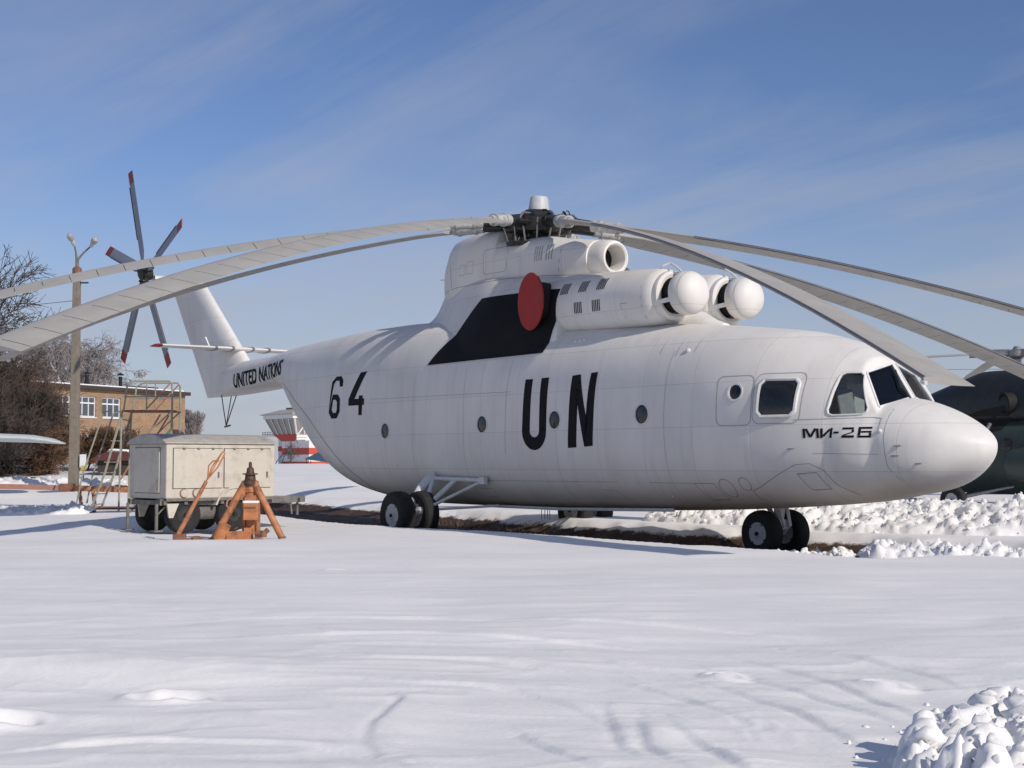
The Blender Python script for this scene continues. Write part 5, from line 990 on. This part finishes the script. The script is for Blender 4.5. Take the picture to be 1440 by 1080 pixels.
for azl in (87, 159, 303, 15):
    lv_ = Vector((RH.x, RH.y, 0))*math.cos(R(azl))+Vector((FH.x, FH.y, 0))*math.sin(R(azl)); th = math.atan2(lv_.y, lv_.x)
    le = Vector((math.sin(th), -math.cos(th), 0)); rad = Vector((math.cos(th), math.sin(th), 0)); bl = MB(); rings = []
    dr = .35 if azl == 159 else 1.0
    for r, ch in ((1.3, .2), (1.7, .5), (2.5, .52), (4.5, .52), (6.5, .52), (8.5, .52), (10.6, .52)):
        c = dh_h+rad*r+Vector((0, 0, -(.02*r+.0145*r*r)*dr)); T = (rad+Vector((0, 0, -(.02+.029*r)*dr))).normalized(); n = T.cross(le); n = n if n.z > 0 else -n; l = le*math.cos(R(7))+n*math.sin(R(7)); n = n*math.cos(R(7))-le*math.sin(R(7))
        rings.append([c+l*ch*(.27-u)+n*ch*v for u, v in airfoil(12, .12)])
    bo = bl.loft(rings).build('rotor_blade', M['blade'], DH); MB().tube([dh_h+rad*.2, dh_h+rad*.9, dh_h+rad*1.4+Vector((0, 0, -.05))], [.12, .13, .08], 10).build('blade_grip', M['steel'], bo)
tf = MB(); tf.loft([[Vector((-15.2+dx-(1.0-.1*0)*u*ch, ch*v, z)) for u, v in airfoil(12, .14)] for z, dx, ch in ((2.7, 0, 1.4), (4.6, -1.6, 1.1))]); tf.build('tail_fin', M['dgreen'], DH)

# ------------------------------------------------------------------ bare trees and shrubs
def tree(name, label, s, d, h, seed, spread=.42, lev=5, trunk=.16, twig='twig', bark='bark', weep=0.0, kids=(3, 5), stems=1, minr=.010, group=None, cat='tree', up=.25, ratio=(.62, .8), bare=.28):
    rs = random.Random(seed); o = empty(name, Y(s, d, GZ(s, d)-.1)); tag(o, label, cat, group); tb, tw = MB(), MB(); cnt = [0]
    def seg(m, a, b, ra, rb, n):
        x, y, z = frame_of(a, b); k = len(m.v)
        for p, r in ((a, ra), (b, rb)):
            for i in range(n): t = 2*math.pi*i/n; m.v.append(tuple(p+(x*math.cos(t)+y*math.sin(t))*r))
        for i in range(n): m.f.append((k+i, k+(i+1) % n, k+n+(i+1) % n, k+n+i)); m.sm.append(True)
    def grow(p, dr, ln, r, l):
        m = tb if l >= lev-1 else tw; n = 6 if l >= lev-1 else 3; steps = 4 if l > 1 else 3; q = p; pts = [p]; rad = [r]
        for k in range(steps):
            dr = (dr+Vector((rs.gauss(0, .12), rs.gauss(0, .12), rs.gauss(0, .08)+(up*.12 if l > 1 else 0)-weep*(lev-l)*.07))).normalized(); nq = q+dr*(ln/steps); nr = max(minr*.7, r*(1-.5*(k+1)/steps)); seg(m, q, nq, rad[-1], nr, n); q = nq; pts.append(q); rad.append(nr)
        if l <= 0: return
        for k in range(rs.randint(*kids)+(2 if l >= lev-1 else 0)):
            f = rs.uniform(bare if l == lev else .15, 1); i = min(int(f*steps), steps-1); b = pts[i].lerp(pts[i+1], f*steps-i); a = rs.random()*6.283; sd = dr.orthogonal().normalized(); sd = (sd*math.cos(a)+dr.cross(sd)*math.sin(a))
            nd = (dr*rs.uniform(.55, .9)+sd*rs.uniform(.5, 1.0)*(.6+spread)+Vector((0, 0, up*rs.random()))).normalized(); grow(b, nd, ln*rs.uniform(*ratio)*(1.1-.35*f), max(minr, rad[i]*.55), l-1)
    for k in range(stems):
        a = rs.random()*6.283; tl = Vector((math.cos(a)*.5, math.sin(a)*.5, 1)).normalized() if stems > 1 else Vector((rs.gauss(0, .05), rs.gauss(0, .05), 1)).normalized()
        off = Vector((rs.gauss(0, .5), rs.gauss(0, .5), 0)) if stems > 1 else Vector()
        grow(off, tl, h*.55, trunk, lev)
    zt_ = max([v[2] for v in tw.v]+[1]); f = h/zt_
    for m in (tb, tw): m.v = [(v[0]*f, v[1]*f, v[2]*f) for v in m.v]
    tb.build('trunk', M[bark], o, fix=False); tw.build('crown', M[twig], o, fix=False); return o
TG = 'bare trees and shrubs at the edge of the field'
tree('bare_tree', 'tall bare tree reaching up at the left edge behind the rotor blades', -25.6, 64, 11.0, 5, trunk=.2, minr=.014, group=TG)
tree('bare_tree', 'leaning bare tree behind the dark shrubs', -27.4, 69, 8.5, 8, trunk=.18, minr=.014, group=TG, kids=(4, 6))
tree('bare_tree', 'pale weeping birch standing behind the brick building', -41.5, 142, 15.2, 11, twig='birch', bark='birchb', weep=.5, minr=.022, lev=6, kids=(3, 4), spread=.3, group=TG, trunk=.25)
tree('bare_tree', 'second pale birch behind the building, nearer the lamp post', -44.8, 146, 14.0, 14, twig='birch', bark='birchb', weep=.5, minr=.022, lev=6, kids=(3, 4), spread=.3, group=TG, trunk=.25)
tree('bare_tree', 'small pale far tree right of the brick building', -37.4, 168, 7.0, 19, twig='birch', bark='bark', minr=.028, lev=5, kids=(4, 6), spread=-.1, up=.8, group=TG)
for i, (s_, d_, h_, lab, tw_) in enumerate([(-24.4, 60.5, 5.6, 'dense dark shrub at the left edge under the rotor blades', 'twig'), (-22.6, 61.5, 4.7, 'dense brown shrub left of the lamp post', 'twig'), (-21.0, 60.0, 3.4, 'dark shrub close behind the wing tip', 'twig'), (-19.6, 60.5, 2.3, 'tangled brown shrub directly behind the lamp post', 'twigr'), (-18.2, 63.5, 2.2, 'reddish shrub before the brick building windows', 'twigr'), (-26.4, 62.0, 6.0, 'dark shrub cut by the left edge', 'twig'), (-15.9, 62.0, 1.1, 'low reddish shrub behind the maintenance stairs', 'twigr'), (-25.2, 66.0, 6.2, 'tall brown thicket behind the shrubs', 'twig'), (-23.0, 67, 4.9, 'brown thicket behind the wing', 'twigr')]):
    tree('shrub', lab, s_, d_, h_, 40+i, stems=7, lev=4, trunk=.05, twig=tw_, bark=tw_, minr=.0115, kids=(4, 6), group=TG, cat='shrub', up=.35, bare=.05, ratio=(.6, .85))
for i, (s_, lab) in enumerate(((-37.0, 'thin bare sapling before the control tower'), (-35.2, 'forked bare sapling before the sunlit tower corner'))):
    tree('sapling', lab, s_, 226, 4.4, 70+i, lev=2, trunk=.06, twig='twig', bark='twig', minr=.022, kids=(1, 2), group=TG, cat='sapling', stems=2)

# ------------------------------------------------------------------ planks by the nose wheel, dry grass, wires
for s_, d_, a, lab in ((5.6, 26.6, 20, 'weathered plank lying on bare earth ahead of the nose wheel'), (6.3, 26.2, 14, 'second weathered plank half buried at the snow heap')):
    o = MB().box((0, 0, .03), (1.9, .28, .05)).build('plank', M['plank'], None, bevel=.006); o.location = Y(s_, d_, .06); o.rotation_euler = (0, 0, math.atan2(RH.y, RH.x)+R(a)); tag(o, lab, 'plank')
gr = MB(); rs = random.Random(9)
for k in range(2600):
    x = rs.uniform(-9, 10); y = rs.uniform(-3.4, 2.2) if rs.random() < .5 else rs.gauss(1.9, .35); h = rs.uniform(.05, .2); p = Vector((x, y, .28*float(sstep(-3.5, -16, x)))); a = rs.random()*6.28; q = Vector((math.cos(a), math.sin(a), 0))*.012; t = p+Vector((rs.gauss(0, .06), rs.gauss(0, .06), h)); gr.add([p-q, p+q, t], [(0, 1, 2)])
tag(gr.build('dry_grass', M['plank'], None, fix=False), 'dry brown grass stubble on the bare earth under the helicopter', 'grass', kind='stuff')
def wires(name, lab, pts):
    o = MB()
    for a, b, sag in pts:
        a, b = Vector(a), Vector(b); o.tube([a.lerp(b, f)-Vector((0, 0, sag*4*f*(1-f))) for f in np.linspace(0, 1, 13)], .022 if 'right' in lab else .012, 4)
    return tag(o.build(name, M['wire'], None), lab, 'wire')
wires('power_lines', 'thin power lines crossing the sky at right behind the dark helicopter', [(Y(10, 130, 10.6), Y(70, 118, 10.2), .6), (Y(10, 130, 9.5), Y(70, 118, 9.1), .6), (Y(10, 131, 5.4), Y(70, 119, 5.2), .5)])
wires('lamp_wires', 'thin wires running left from the lamp post', [(Y(-15.9, 52, 8.4), Y(-40, 60, 9.0), .5), (Y(-15.9, 52, 7.7), Y(-40, 60, 8.2), .5)])
